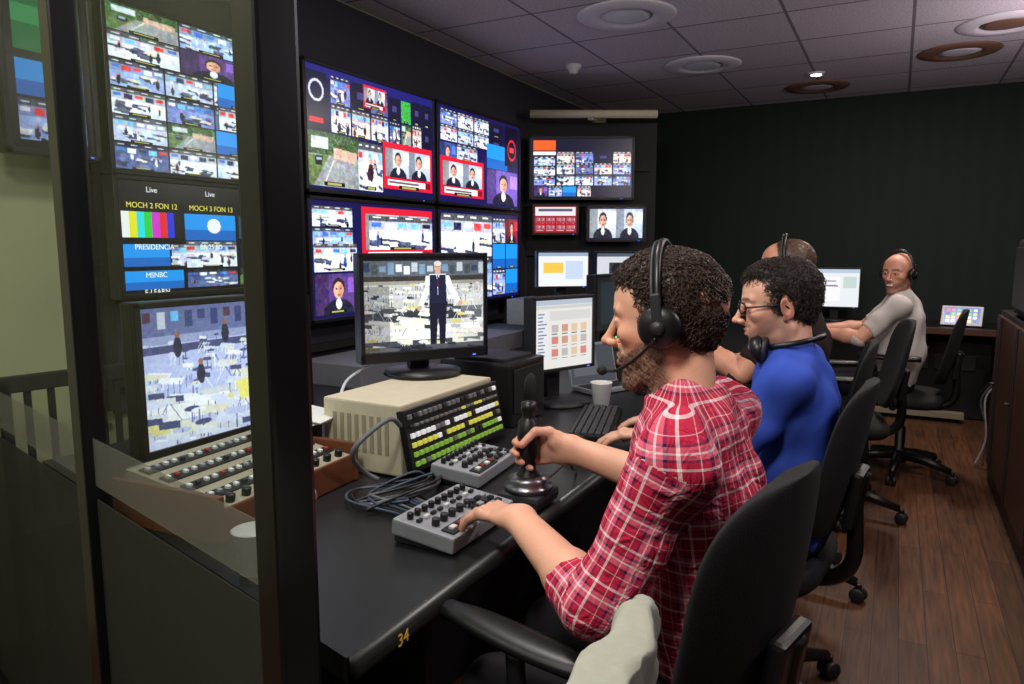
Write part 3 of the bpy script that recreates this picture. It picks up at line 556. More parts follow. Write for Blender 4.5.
# ------------------------------------------------------------------ right-hand cabinet, sockets
cabm=mat('dark_cabinet',(30,24,24),.5,scale=6); cabr=mat('reddish_wood',(70,38,30),.5,scale=8,var=.3)
b=B(); b.box((.81,3.6,.5),(.54,2.6,1.0),cabm,bev=.01); b.box((.53,3.6,.55),(.02,2.5,.85),cabr)
for y in(2.75,3.4,4.05,4.65): b.box((.517,y,.55),(.01,.02,.85),cabm); b.cyl((.51,y+.06,.6),.008,.03,dark,axis='x')
b.box((.80,3.9,1.2),(.5,1.3,.38),blackm,bev=.02); b.box((.54,3.9,1.2),(.02,1.1,.3),dark); b.obj('storage_cabinet')
b=B(); b.box((.62,4.97,.62),(.12,.06,.3),whitep,bev=.006)
for z in(.54,.62,.70): b.cyl((.62,5.002,z),.018,.01,dark,axis='y')
for k in range(3): b.tube(spline([(.59+.02*k,5.01,.58+.05*k),(.52-.02*k,5.08,.45),(.54,5.1,.2+.05*k),(.5+.04*k,5.15,.02)]),.006,[wc,gc,kc][k])
b.obj('power_outlet_strip')

# ------------------------------------------------------------------ office chairs
def office_chair(name,x,y,heading,bm=fabric,arms=True,top=1.0,tilt=.07,armz=.735,b0=.3,br=.29,drape=None):
    b=B()
    for k in range(5):
        a=2*math.pi*k/5+b0; c,s=math.cos(a),math.sin(a)
        b.tube([(0,0,.12),(.15*c,.15*s,.105),(br*c,br*s,.075)],[.035,.026,.017],black,n=10)
        for q in(-1,1): b.cyl(((br+.01)*c-q*.016*s,(br+.01)*s+q*.016*c,.0285),.028,.018,dark,n=18,M=None,rot=(rad(90),0,a)) 
        b.cyl(((br+.01)*c,(br+.01)*s,.055),.012,.035,black,n=10)
    b.lathe((0,0,0),[(.04,.07),(.045,.10),(.045,.14),(.028,.16),(.028,.28),(.018,.29),(.018,.42)],black,n=20)
    b.box((0,0,.425),(.2,.16,.03),black,bev=.01)
    def sq(a,n): return abs(math.cos(a))**(2/n)*(1 if math.cos(a)>0 else -1),abs(math.sin(a))**(2/n)*(1 if math.sin(a)>0 else -1)
    rs=[]
    for t,zz in [(.6,.435),(.93,.437),(1,.455),(1,.48),(.95,.50),(.75,.512),(.35,.505)]:
        r=[]
        for j in range(40):
            u,v=sq(2*math.pi*j/40,4.5); r.append((.03+u*.235*t,v*.245*t,zz-(.02 if u>.8 and zz>.47 else 0)))
        rs.append(r)
    b.rings(rs,bm if not drape else fabric)
    z0,z1=.57,top
    def back(W,TH,z0,z1,m,fold=0,off=0,ex=3.6):
        rs=[]; ts=[.5-.5*math.cos(math.pi*i/44) for i in range(45)]
        for t in ts:
            w=W*max(.08,(1-abs(2*t-1)**ex)**(1/3.0)) if 0<t<1 else .02
            r=[]; z=z0+(z1-z0)*t; n=80
            for j in range(n):
                a=2*math.pi*j/n; u,v=sq(a,2.6); yy=u*w; th=TH*(1-.35*t) if 0<t<1 else .010
                fx=fold*(math.sin(yy*75+4*math.sin(z*17))+.7*math.sin(z*70+yy*42)+.6*math.sin(yy*140+z*55))*(1-.5*t)
                r.append((-.215-tilt*t+.035*(yy/.228)**2+.03*(1-t)**3+v*th*(1-.3*abs(u))+fx+off,yy+fold*math.sin(z*45),z+fold*.8*math.sin(yy*46)))
            rs.append(r)
        b.rings(rs,m)
    back(.228,.026,z0,z1,bm if not drape else fabric)
    if drape: back(.250,.040,.46,z1+.018,drape,.0045,ex=4.2)
    b.tube(spline([(-.06,0,.42),(-.20,0,.43),(-.265,0,.50),(-.262,0,.66),(-.275,0,.75)]),.022,black,n=10)
    b.box((-.262,0,.68),(.03,.12,.16),black,rot=(0,rad(-8),0),bev=.01)
    if arms:
        for q in(-1,1):
            b.tube(spline([(.02,q*.18,.44),(.03,q*.275,.45),(.04,q*.285,.56),(.06,q*.275,armz-.02)]),.016,black,n=10)
            rr=[]
            for i in range(13):
                t=i/12; px=-.10+.32*t; w=.036*math.sin(math.pi*min(max(t,.06),.94))**.35
                rr.append([(px,q*.27+w*math.cos(2*math.pi*j/16),armz-.004+.016*math.sin(2*math.pi*j/16)-.02*max(0,t-.8)) for j in range(16)])
            b.rings(rr,black)
    return b.obj(name,M=Matrix.Translation((x,y,0))@Matrix.Rotation(heading,4,'Z'))
office_chair('office_chair',-.375,1.20,PI-.24,top=1.01,tilt=.05)
office_chair('office_chair',-.32,2.13,PI-.12)
office_chair('office_chair',-.34,3.02,PI+.02)
office_chair('office_chair',-.20,3.95,PI+.15)
office_chair('office_chair',.08,4.82,PI-.1)
jk=mat('grey_jacket_cloth',(150,152,138),.9,scale=80,bump=.4)
office_chair('office_chair',-.475,.535,PI+.02,arms=False,top=.990,b0=.3,br=.25,drape=jk)
b=B(); M=Matrix.Translation((-2.30,1.34,0))@Matrix.Rotation(rad(80),4,'Z')
for sx in(-1,1): b.box((sx*.19,0,.475),(.03,.03,.95),blackm,M=M)
b.box((0,0,.94),(.42,.03,.05),blackm,M=M)
for i in range(5): b.box((-.13+i*.065,0,.72),(.02,.015,.42),blackm,M=M)
b.box((0,-.12,.44),(.42,.28,.04),blackm,M=M)
for sx in(-1,1): b.box((sx*.19,-.24,.22),(.03,.03,.43),blackm,M=M)
b.obj('slat_back_chair')

# ================================================================== people (SDF surfaces meshed by surface nets)
class SDF:
    def __init__(s,lo,hi,h):
        s.lo=np.array(lo,float); s.h=h; s.n=np.ceil((np.array(hi)-s.lo)/h).astype(int)+1
        s.ax=[(s.lo[i]+h*np.arange(s.n[i])).astype(np.float32) for i in range(3)]
        s.F=np.full(tuple(s.n),.2,np.float32); s.D=np.full(tuple(s.n),.2,np.float32); s.L=np.zeros(tuple(s.n),np.int8)
    def sub(s,lo,hi):
        a=np.clip(np.floor((np.array(lo)-s.lo)/s.h).astype(int),0,s.n); b_=np.clip(np.ceil((np.array(hi)-s.lo)/s.h).astype(int)+1,0,s.n)
        if np.any(b_<=a): return None,None
        sl=tuple(slice(a[i],b_[i]) for i in range(3)); 
        g=np.meshgrid(*[s.ax[i][sl[i]] for i in range(3)],indexing='ij'); return sl,g
    def comb(s,sl,d,k,label):
        f=s.F[sl]
        if k>0:
            hh=np.clip(.5+.5*(f-d)/k,0,1); s.F[sl]=f*(1-hh)+d*hh-k*hh*(1-hh)
        else: s.F[sl]=np.minimum(f,d)
        m=d<s.D[sl]; D=s.D[sl]; D[m]=d[m]; s.D[sl]=D; L=s.L[sl]; L[m]=label; s.L[sl]=L
    def cone(s,a,b_,ra,rb,k=.02,label=0):
        a=np.array(a,float); b_=np.array(b_,float); mg=max(ra,rb)+2*k+.02
        sl,g=s.sub(np.minimum(a,b_)-mg,np.maximum(a,b_)+mg)
        if sl is None: return
        ba=b_-a; l2=max(float(ba@ba),1e-9); px,py,pz=[g[i]-a[i] for i in range(3)]
        t=np.clip((px*ba[0]+py*ba[1]+pz*ba[2])/l2,0,1)
        d=np.sqrt((px-t*ba[0])**2+(py-t*ba[1])**2+(pz-t*ba[2])**2)-(ra+(rb-ra)*t); s.comb(sl,d,k,label)
    def chain(s,pts,rs,k=.01,label=0):
        for i in range(len(pts)-1): s.cone(pts[i],pts[i+1],rs[i],rs[i+1],k,label)
    def ell(s,c,r,k=.02,label=0,R=None,neg=False):
        c=np.array(c,float); r=np.array(r,float); mg=max(r)+2*k+.02 if R is not None else r+2*k+.02
        sl,g=s.sub(c-mg,c+mg)
        if sl is None: return
        p=[g[i]-c[i] for i in range(3)]
        if R is not None: p=[R[0][i]*p[0]+R[1][i]*p[1]+R[2][i]*p[2] for i in range(3)]
        k0=np.sqrt((p[0]/r[0])**2+(p[1]/r[1])**2+(p[2]/r[2])**2); k1=np.sqrt((p[0]/r[0]**2)**2+(p[1]/r[1]**2)**2+(p[2]/r[2]**2)**2)
        d=k0*(k0-1)/np.maximum(k1,1e-6)
        if neg:
            f=s.F[sl]; hh=np.clip(.5-.5*(f+d)/max(k,1e-5),0,1); s.F[sl]=f*(1-hh)-d*hh+k*hh*(1-hh)
        else: s.comb(sl,d,k,label)
    def ecap(s,a,b_,ra,rb,side,k=.02,label=0):
        a=np.array(a,float); b_=np.array(b_,float); mg=max(max(ra),max(rb))+2*k+.02
        sl,g=s.sub(np.minimum(a,b_)-mg,np.maximum(a,b_)+mg)
        if sl is None: return
        z=b_-a; Ln=np.linalg.norm(z); z/=Ln; x=np.array(side,float); x-=z*(x@z); x/=np.linalg.norm(x); y=np.cross(z,x)
        p=[g[i]-a[i] for i in range(3)]; X=sum(p[i]*x[i] for i in range(3)); Y=sum(p[i]*y[i] for i in range(3)); Z=sum(p[i]*z[i] for i in range(3))
        t=np.clip(Z/Ln,0,1); w=ra[0]+(rb[0]-ra[0])*t; dd=ra[1]+(rb[1]-ra[1])*t; zz=(Z-t*Ln)/np.minimum(w,dd)
        d=(np.sqrt((X/w)**2+(Y/dd)**2+zz**2)-1)*np.minimum(w,dd); s.comb(sl,d,k,label)
    def cut(s,p,n,r):
        p=np.array(p,float); n=np.array(n,float); n/=np.linalg.norm(n); sl,g=s.sub(p-r,p+r)
        d=sum((g[i]-p[i])*n[i] for i in range(3)); rr=sum((g[i]-p[i])**2 for i in range(3)); m=rr<r*r
        f=s.F[sl]; f[m]=np.maximum(f[m],d[m]); s.F[sl]=f
    def disp(s,fn):
        sl,g=s.sub(s.lo,s.lo+s.h*(s.n)); s.F+=fn(*g).astype(np.float32)
    def mesh(s):
        F=s.F; F[0]=F[-1]=.1; F[:,0]=F[:,-1]=.1; F[:,:,0]=F[:,:,-1]=.1
        sg=F<0; cn=np.zeros(tuple(s.n-1),np.int8); C=[(i,j,k) for i in(0,1) for j in(0,1) for k in(0,1)]
        for i,j,k in C: cn+=sg[i:i+s.n[0]-1,j:j+s.n[1]-1,k:k+s.n[2]-1]
        mask=(cn>0)&(cn<8); ijk=np.argwhere(mask); idx=np.full(mask.shape,-1,np.int64); idx[mask]=np.arange(len(ijk))
        pos=np.zeros((len(ijk),3)); ct=np.zeros(len(ijk))
        for a in C:
            for ax in range(3):
                if a[ax]==1: continue
                b_=list(a); b_[ax]=1
                fa=F[ijk[:,0]+a[0],ijk[:,1]+a[1],ijk[:,2]+a[2]]; fb=F[ijk[:,0]+b_[0],ijk[:,1]+b_[1],ijk[:,2]+b_[2]]
                cr=(fa<0)!=(fb<0); t=np.where(cr,fa/np.where(cr,fa-fb,1),0); q=np.tile(np.array(a,float),(len(ijk),1)); q[:,ax]+=t
                pos[cr]+=q[cr]; ct+=cr
        V=s.lo+s.h*(ijk+pos/ct[:,None]); Q=[]
        for ax in range(3):
            b1,b2=(ax+1)%3,(ax+2)%3
            sa=[slice(1,-1)]*3; sb=[slice(1,-1)]*3; sa[ax]=slice(0,-1); sb[ax]=slice(1,None)
            A=sg[tuple(sa)]; Bn=sg[tuple(sb)]; E=np.argwhere(A!=Bn); ins=A[tuple(E.T)]; off=np.ones(3,int); off[ax]=0; E=E+off
            def cell(d1,d2):
                e=E.copy(); e[:,b1]-=d1; e[:,b2]-=d2; return idx[tuple(e.T)]
            q=np.stack([cell(1,1),cell(0,1),cell(0,0),cell(1,0)],-1); q[~ins]=q[~ins][:,::-1]; Q.append(q)
        Q=np.concatenate(Q); lab=s.L[tuple(np.clip(ijk,0,s.n-1).T)]
        e=np.concatenate([Q[:,[0,1]],Q[:,[1,2]],Q[:,[2,3]],Q[:,[3,0]]]); 
        for it in range(2):
            S=np.zeros_like(V)
            for c in range(3): S[:,c]=np.bincount(e[:,0],V[e[:,1],c],len(V))
            n=np.bincount(e[:,0],minlength=len(V)); V=V*.5+.5*S/np.maximum(n,1)[:,None]
        return V,Q,lab

class Body:
    def __init__(s): s.V=[];s.Q=[];s.C=[];s.M=[];s.U=[];s.n=0
    def add(s,V,Q,col,mi,T=None,uv=None):
        if T is not None: V=V@np.array(T.to_3x3()).T+np.array(T.translation)
        if isinstance(col,tuple): col=np.tile(lin(col),(len(V),1))
        s.V.append(V); s.Q.append(Q+s.n); s.C.append(col); s.M.append(np.full(len(Q),mi)); s.U.append(uv if uv is not None else np.zeros((len(Q)*4,2))); s.n+=len(V)
    def obj(s,name,mats,parent):
        V=np.concatenate(s.V); Q=np.concatenate(s.Q); me=np_mesh(name,V,Q); C=np.concatenate(s.C)
        ca=me.color_attributes.new('Col','FLOAT_COLOR','POINT'); ca.data.foreach_set('color',np.concatenate([C,np.ones((len(C),1))],1).ravel().astype(np.float32))
        uv=me.uv_layers.new(name='cloth'); uv.data.foreach_set('uv',np.concatenate(s.U).ravel().astype(np.float32))
        for m in mats: me.materials.append(m)
        me.polygons.foreach_set('material_index',np.concatenate(s.M).astype(np.int32)); me.polygons.foreach_set('use_smooth',np.ones(len(Q),bool)); me.update()
        o=bpy.data.objects.new(name,me); COL.objects.link(o); o.parent=parent; return o
def sstep(a,b_,x): t=np.clip((x-a)/(b_-a),0,1); return t*t*(3-2*t)
def curl(x,y,z,f=120):
    return np.sin(f*x+2.6*np.sin(f*.55*y+1))*np.sin(f*1.05*y+2.2*np.sin(f*.6*z+2))+np.sin(f*.95*z+2.4*np.sin(f*.5*x+.5))*.6

def hand(body,W,fwd,palm,thumb,curls,skin,forearm=None,spread=.10,tcurl=.3,scale=.95):
    """W wrist, fwd direction, palm normal (direction the palm faces), thumb side direction"""
    f=Vector(fwd).normalized(); p=Vector(palm); p=(p-f*p.dot(f)).normalized(); t=Vector(thumb); t=(t-f*t.dot(f)-p*t.dot(p)).normalized()
    W=Vector(W); sc=scale
    def pt(a,b_,c): return np.array(W+f*a*sc+t*b_*sc+p*c*sc)
    fingers=[]
    for i,(bx,by,Ls) in enumerate([(.090,.030,(.042,.026,.021)),(.094,.010,(.046,.030,.022)),(.090,-.011,(.043,.028,.021)),(.082,-.030,(.034,.021,.018))]):
        ang=0; P=[(bx-.02,by*.95,-.002),(bx,by,-.002)]; sp=(by/.03)*spread
        cur=curls[i] if isinstance(curls[i],(tuple,list)) else (curls[i],curls[i],curls[i]*.7)
        x,l,c=P[-1]
        for j in range(3):
            ang+=cur[j]; x+=Ls[j]*math.cos(ang); c+=Ls[j]*math.sin(ang); l+=Ls[j]*math.cos(ang)*sp; P.append((x,l,c))
        fingers.append([pt(*q) for q in P])
    tp=[(.022,.022,.004),(.048,.048,.012),(.075,.058,.016+.02*tcurl),(.100,.054-.02*tcurl,.020+.045*tcurl)]
    fingers.append([pt(*q) for q in tp])
    allp=[q for F_ in fingers for q in F_]+[np.array(W)]
    if forearm is not None: allp.append(np.array(forearm[0]))
    lo=np.min(allp,0)-.06; hi=np.max(allp,0)+.06; S=SDF(lo,hi,.0028)
    S.ecap(pt(.0,0,0),pt(.03,.004,0),(.029*sc,.021*sc),(.036*sc,.018*sc),np.array(t),.01); S.ecap(pt(.03,.004,0),pt(.078,0,-.001),(.037*sc,.017*sc),(.040*sc,.0135*sc),np.array(t),.012)
    S.ell(pt(.035,.024,.008),(.02*sc,)*3,.012)
    for i in range(4): S.chain(fingers[i],[.0105*sc,.0102*sc,.0092*sc,.0085*sc,.0074*sc],.0035)
    for i in range(4): S.ell(fingers[i][1]-np.array(p)*.004,(.0105*sc,)*3,.006)
    S.chain(fingers[4],[.015*sc,.0135*sc,.0112*sc,.0092*sc],.006)
    if forearm is not None:
        E,re,rw=forearm; E=np.array(E); Wn=np.array(W); mid=E+(Wn-E)*.3
        S.cone(E,mid,re,re*1.02,.02); S.ecap(mid,Wn,(re*1.02,re*.98),(rw*1.18,rw*.88),np.array(t),.02)
    V,Q,l=S.mesh(); base=lin(skin); C=np.tile(base,(len(V),1)); C*=(1+.05*curl(*V.T,55))[:,None]
    for F_ in fingers:
        d=np.linalg.norm(V-F_[-1],axis=1); C*=1+(np.array([1.10,.86,.84])-1)*np.clip(1-d/.022,0,1)[:,None]
        nail=F_[-1]-np.array(p)*.0065; d=np.linalg.norm(V-nail,axis=1); C=C+(lin((232,190,176))-C)*(.6*np.clip(1-d/.008,0,1))[:,None]
        for q in F_[2:4]:
            d=np.linalg.norm(V-(q-np.array(p)*.008),axis=1); C*=1-.18*np.clip(1-d/.010,0,1)[:,None]
    body.add(V,Q,C,0)
HRNG=np.random.RandomState(3)
def strands(V,keep,center,n,L,rad0,swirl,seg=7,down=.3):
    idx=np.where(keep)[0]; idx=idx[HRNG.randint(0,len(idx),n)]; P=V[idx]
    N=P-center; N/=np.linalg.norm(N,axis=1)[:,None]
    R=HRNG.randn(n,3); A=np.cross(N,R); A/=np.linalg.norm(A,axis=1)[:,None]; Bv=np.cross(N,A)
    th=HRNG.rand(n)*6.28; om=(HRNG.rand(n)*1.0+.7)*swirl*np.where(HRNG.rand(n)<.5,1,-1); Ln=L*(.6+.8*HRNG.rand(n))
    pts=[]
    for k in range(seg):
        t=k/(seg-1); a=th+om*t; rr=Ln*.42
        pts.append(P-N*.003+N*(Ln*.55*math.sin(t*2.2))[:,None]+A*(rr*(np.cos(a)-np.cos(th)))[:,None]+Bv*(rr*(np.sin(a)-np.sin(th)))[:,None]+np.array([0,0,-1.])*(Ln*down*t*t)[:,None])
    pts=np.stack(pts,1)
    tan=np.gradient(pts,axis=1); tan/=np.linalg.norm(tan,axis=2)[...,None]+1e-9; s1=np.cross(tan,N[:,None]); s1/=np.linalg.norm(s1,axis=2)[...,None]+1e-9; s2=np.cross(tan,s1)
    r=rad0*np.array([1,1,1,.95,.85,.6,.25])[:seg][None,:,None]; rings=[pts+r*(s1*math.cos(a)+s2*math.sin(a)) for a in (0,2.094,4.189)]
    W=np.stack(rings,2).reshape(-1,3)
    base=(np.arange(n)*seg*3)[:,None,None]; k=(np.arange(seg-1)*3)[None,:,None]; j=np.arange(3)[None,None,:]; j2=(j+1)%3
    Q=np.stack(np.broadcast_arrays(base+k+j,base+k+j2,base+k+3+j2,base+k+3+j),-1).reshape(-1,4)
    sh=np.repeat(.6+.9*HRNG.rand(n),seg*3); return W,Q,sh

def head(body,T,neck,skin,hair,beard=0,hairstyle='curly',smile=0,beardcol=(40,28,22)):
    """T: head frame (x forward, y left, z up) to person frame ; neck : neck-base point in person frame"""
    Ti=T.inverted(); nb=np.array(Ti@Vector(neck))
    S=SDF((-.16,-.12,-.20),(.16,.12,.15),.0024)
    S.ell((-.016,0,.036),(.096,.075,.086),0); S.ell((.028,0,-.012),(.062,.062,.085),.02); S.ell((.044,0,.045),(.044,.060,.052),.03)
    S.ell((.012,0,-.05),(.056,.054,.042),.02)
    for q in(-1,1):
        S.cone((-.004,q*.053,-.045),(.014,q*.047,-.080),.014,.012,.018); S.cone((.014,q*.047,-.080),(.068,q*.015,-.106),.012,.012,.018)
        S.ell((.061,q*.043,-.014),(.022,.018,.016),.018)
        S.cone((.086,q*.010,.027),(.073,q*.048,.029),.0075,.007,.012)
    S.ell((.077,0,-.107),(.017,.021,.015),.014); S.ell((.074,0,-.062),(.020,.029,.03),.018)
    for q in(-1,1): S.ell((.101,q*.030,.006),(.020,.018,.013),.012,neg=True)
    S.cone((.089,0,.020),(.112,0,-.018),.0068,.0078,.008); S.ell((.1185,0,-.027),(.0105,.0105,.0095),.007); S.cone((.112,0,-.030),(.098,0,-.040),.006,.006,.006)
    for q in(-1,1):
        S.ell((.105,q*.0125,-.031),(.010,.0068,.0072),.006); S.ell((.110,q*.0065,-.0385),(.006,.0036,.004),.0025,neg=True)
        S.ell((.0775,q*.0310,.0060),(.0145,.0160,.0125),.004,2); 
        S.cone((.0885,q*.019,.0120),(.082,q*.045,.0108),.0040,.0036,.004)
    for q in(-1,1): S.ell((.0930,q*.0310,.0040),(.010,.0125,.0040),.002,neg=True)
    sm=.006*smile
    for q in(-1,1): S.cone((.0965,q*.004,-.0555),(.086,q*(.021+sm),-.061+sm*1.6),.0042,.0024,.003,3)
    S.cone((.0940,-.010,-.0680),(.0940,.010,-.0680),.0050,.0050,.004,3); S.cone((.0940,.010,-.0680),(.086,.019+sm,-.063+sm*1.3),.0045,.0022,.003,3); S.cone((.0940,-.010,-.0680),(.086,-.019-sm,-.063+sm*1.3),.0045,.0022,.003,3)
    S.ell((.103,0,-.0620),(.009,.024+sm,.0013+.005*smile),.002,neg=True); S.ell((.103,0,-.083),(.010,.018,.006),.008,neg=True)
    for q in(-1,1):
        R=Euler((0,rad(14),q*rad(22))).to_matrix(); R=[[R[i][j] for j in range(3)] for i in range(3)]
        S.ell((-.008,q*.078,-.004),(.0185,.0070,.031),.006,4,R=R); S.ell((-.003,q*.0865,.000),(.0105,.0055,.019),.004,neg=True,R=R); S.ell((-.001,q*.077,-.030),(.008,.006,.009),.005,4)
    S.ecap((-.024,0,-.05),nb+np.array([0,0,-.01]),(.050,.052),(.056,.058),(0,1,0),.020)
    for q in(-1,1): S.cone((-.014,q*.053,-.06),nb+np.array([.052,q*.015,-.02]),.012,.011,.022)
    S.ell((.034,0,-.135),(.009,.010,.014),.03)
    if beard>.5: S.disp(lambda x,y,z: -(.003*beard)*sstep(-.035,-.065,z)*sstep(.0,.03,x)*sstep(-.150,-.120,z)*(1+.5*curl(x,y,z,420))*(1-.9*np.exp(-(((z+.063)/.013)**2+(y/.022)**2))))
    V,Q,lab=S.mesh(); x,y,z=V.T; base=lin(skin); C=np.tile(base,(len(V),1)); q=np.abs(y)
    C*=(1+.05*curl(x,y,z,60))[:,None]
    def mixc(c,m): 
        nonlocal C; C=C+(lin(c)-C)*m[:,None]
    mixc(tuple(np.array(skin)*np.array([1.0,.78,.74])),.5*np.exp(-(((x-.06)/.03)**2+((q-.045)/.02)**2+((z+.02)/.022)**2)))
    mixc(tuple(np.array(skin)*np.array([1.0,.78,.74])),.4*np.exp(-(((x-.12)/.015)**2+(y/.014)**2+((z+.028)/.014)**2)))
    mixc(tuple(np.array(skin)*np.array([.95,.70,.66])),.5*(q>.074)*1.0)
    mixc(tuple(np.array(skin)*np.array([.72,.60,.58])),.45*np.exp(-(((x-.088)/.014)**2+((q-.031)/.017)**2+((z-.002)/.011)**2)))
    if beard>0:
        line=-.022-.024*sstep(.030,.080,x)
        jaw=sstep(.004,-.014,z-line)*sstep(-.02,.005,x)*sstep(-.165,-.125,z)
        mus=np.exp(-((z+.0475)/.0065)**2)*sstep(.032,.024,q)*sstep(.074,.084,x)
        side=sstep(.035,.01,z)*sstep(.026,.010,np.abs(x-.012))*sstep(.045,.055,q)*(z>-.05)
        mk=np.clip(np.maximum(np.maximum(jaw,mus),side),0,1); nn=.85+.15*curl(x,y,z,900); lipm=(x>.085)&(np.abs(z+.0625)<.0095)&(q<.020); mk=mk*np.where(lipm,0.1,1); mixc(beardcol,np.clip(beard*mk*nn,0,1))
    mixc((172,96,88),(.65*(lab==3)*sstep(.084,.092,x))*sstep(.023,.018,q))
    if smile>.5: mixc((235,232,225),1.0*((np.abs(z+.0615)<.0042)&(q<.02)&(x>.080)&(x<.098)))
    bz=.0300-.15*(q-.03)**2/.03; brow=np.exp(-((z-bz)/.0042)**2)*sstep(.008,.014,q)*sstep(.054,.046,q)*(x>.055); mixc(beardcol,.92*brow)
    body.add(V,Q,C,0,T)
    if beard>.7:
        kb=(mk>.55); W,Qs,sh=strands(V,kb,np.array([.02,0,-.04]),3200,.0050,.0005,1.0,down=.5); body.add(W,Qs,lin(beardcol)[None]*sh[:,None]*.9,2,T)
    for s_ in(-1,1):
        E=SDF((.06,s_*.0310-.02,-.012),(.11,s_*.0310+.02,.026),.0013); E.ell((.0785,s_*.0310,.0058),(.0122,.0122,.0108),0); v,qq,_=E.mesh()
        c=np.tile(lin((215,208,202)),(len(v),1)); d=np.sqrt((v[:,1]-s_*.0310)**2+(v[:,2]-.0048)**2); fr=v[:,0]>.081; c[(d<.0060)&fr]=lin((52,34,22)); c[(d<.0026)&fr]=lin((6,6,6)); body.add(v,qq,c,3,T)
    if hairstyle in('curly','short','wavy'):
        H=SDF((-.16,-.13,-.12),(.14,.13,.19),.003)
        if hairstyle=='curly': H.ell((-.015,0,.042),(.095,.078,.085),0); H.ell((.024,0,.088),(.056,.056,.032),.03); H.ell((-.050,0,-.010),(.044,.061,.052),.02); amp=.0018;fq=110
        elif hairstyle=='wavy': H.ell((-.018,0,.042),(.095,.078,.085),0); H.ell((.030,0,.088),(.052,.052,.030),.03); H.ell((-.052,0,-.010),(.044,.061,.052),.02); amp=.0018;fq=120
        else: H.ell((-.020,0,.040),(.0975,.0770,.085),0); H.ell((-.055,0,-.02),(.045,.060,.055),.02); amp=.0008;fq=300
        for s_ in(-1,1): H.cone((.004,s_*.067,.03),(.006,s_*.066,-.012),.007,.005,.006)
        H.ell((.125,0,-.010),(.072,.10,.092),.008,neg=True)
        H.ell((.055,0,-.085),(.085,.12,.085),.010,neg=True)
        for s_ in(-1,1): H.ell((-.004,s_*.092,-.006),(.020,.022,.032),.008,neg=True)
        H.disp(lambda x,y,z: -amp*curl(x,y,z,fq))
        v,qq,_=H.mesh(); base=lin(hair); body.add(v,qq,np.tile(base*.6,(len(v),1)),2,T)
        ctr=np.array([-.01,0,.02]); out=(np.linalg.norm((v-np.array([-.016,0,.036]))/np.array([.096,.075,.086]),axis=1)>.965)&(v[:,2]>-.065)&~((v[:,0]>.045)&(v[:,2]<.070))
        par={'curly':(9500,.0115,.0009,3.2,.15),'wavy':(8000,.0135,.0009,2.2,.30),'short':(6000,.006,.0008,1.0,.1)}[hairstyle]
        W,Qs,sh=strands(v,out,ctr,par[0],par[1],par[2],par[3],down=par[4]); body.add(W,Qs,base[None]*sh[:,None],2,T)
def headset(parent,T,cup=black,band=True,mic=True,neckmode=False):
    b=B(); 
    if neckmode:
        pts=[(.085*math.cos(a)-.006,.085*math.sin(a),.010+.020*math.cos(a)*-1) for a in np.linspace(rad(60),rad(300),24)]
        b.tube(pts,.008,cup,n=10)
        for q in(-1,1): b.lathe((.066,q*.070,-.010),[(.001,-.018),(.032,-.018),(.039,-.010),(.039,.008),(.028,.018),(.001,.019)],cup,axis='x',n=28,rot=(0,q*.4,0)); b.lathe((.066,q*.070,-.010),[(.020,-.022),(.036,-.022),(.038,-.012)],dark,axis='x',n=28)
    else:
        pts=[(-.006,.094*math.cos(a),.0+.143*math.sin(a)**.9) for a in np.linspace(rad(6),rad(174),32)]
        b.tube(pts,.0065,cup,n=10); b.tube([(p[0]+.010,p[1]*1.0,p[2]) for p in pts],.004,dark,n=8)
        for q in(-1,1):
            b.lathe((-.004,q*.086,-.004),[(.001,-.014*1),(.030,-.014),(.037,-.006),(.038,.006),(.033,.014),(.020,.019),(.001,.020)] if q>0 else [(.001,-.020),(.020,-.019),(.033,-.014),(.038,-.006),(.037,.006),(.030,.014),(.001,.014)],cup,axis='y',n=32)
            b.box((-.004,q*.102,.030),(.018,.008,.05),dark,bev=.003)
            b.lathe((-.004,q*.107,-.004),[(.001,-.003),(.012,-.003),(.012,.003),(.001,.003)],dark,axis='y',n=20)
        if mic:
            b.tube(spline([(.0,.106,-.02),(.035,.100,-.050),(.080,.078,-.074),(.118,.045,-.078)]),.0030,black,n=8); b.tube([(.112,.052,-.078),(.120,.042,-.078),(.128,.034,-.078)],[.006,.0095,.006],fabric,n=12)
    o=b.obj('headphones' if neckmode else 'headset',parent); o.matrix_local=T; return o
def glasses(parent,T):
    b=B()
    for q in(-1,1):
        ring=[(.108-.0019*abs(q*33+24*math.cos(a))*.13,q*.033+.0245*math.cos(a),.004+.017*math.sin(a)) for a in np.linspace(0,2*PI,24,endpoint=False)]
        b.tube(ring,.0024,black,n=6,closed=True); b.tube([(.096,q*.057,.009),(.083,q*.072,.009),(.0,q*.079,.008),(-.014,q*.079,-.006)],.0028,black,n=6)
    b.tube([(.106,-.009,.006),(.109,0,.009),(.106,.009,.006)],.0018,black,n=6)
    o=b.obj('eyeglasses',parent); o.matrix_local=T; return o

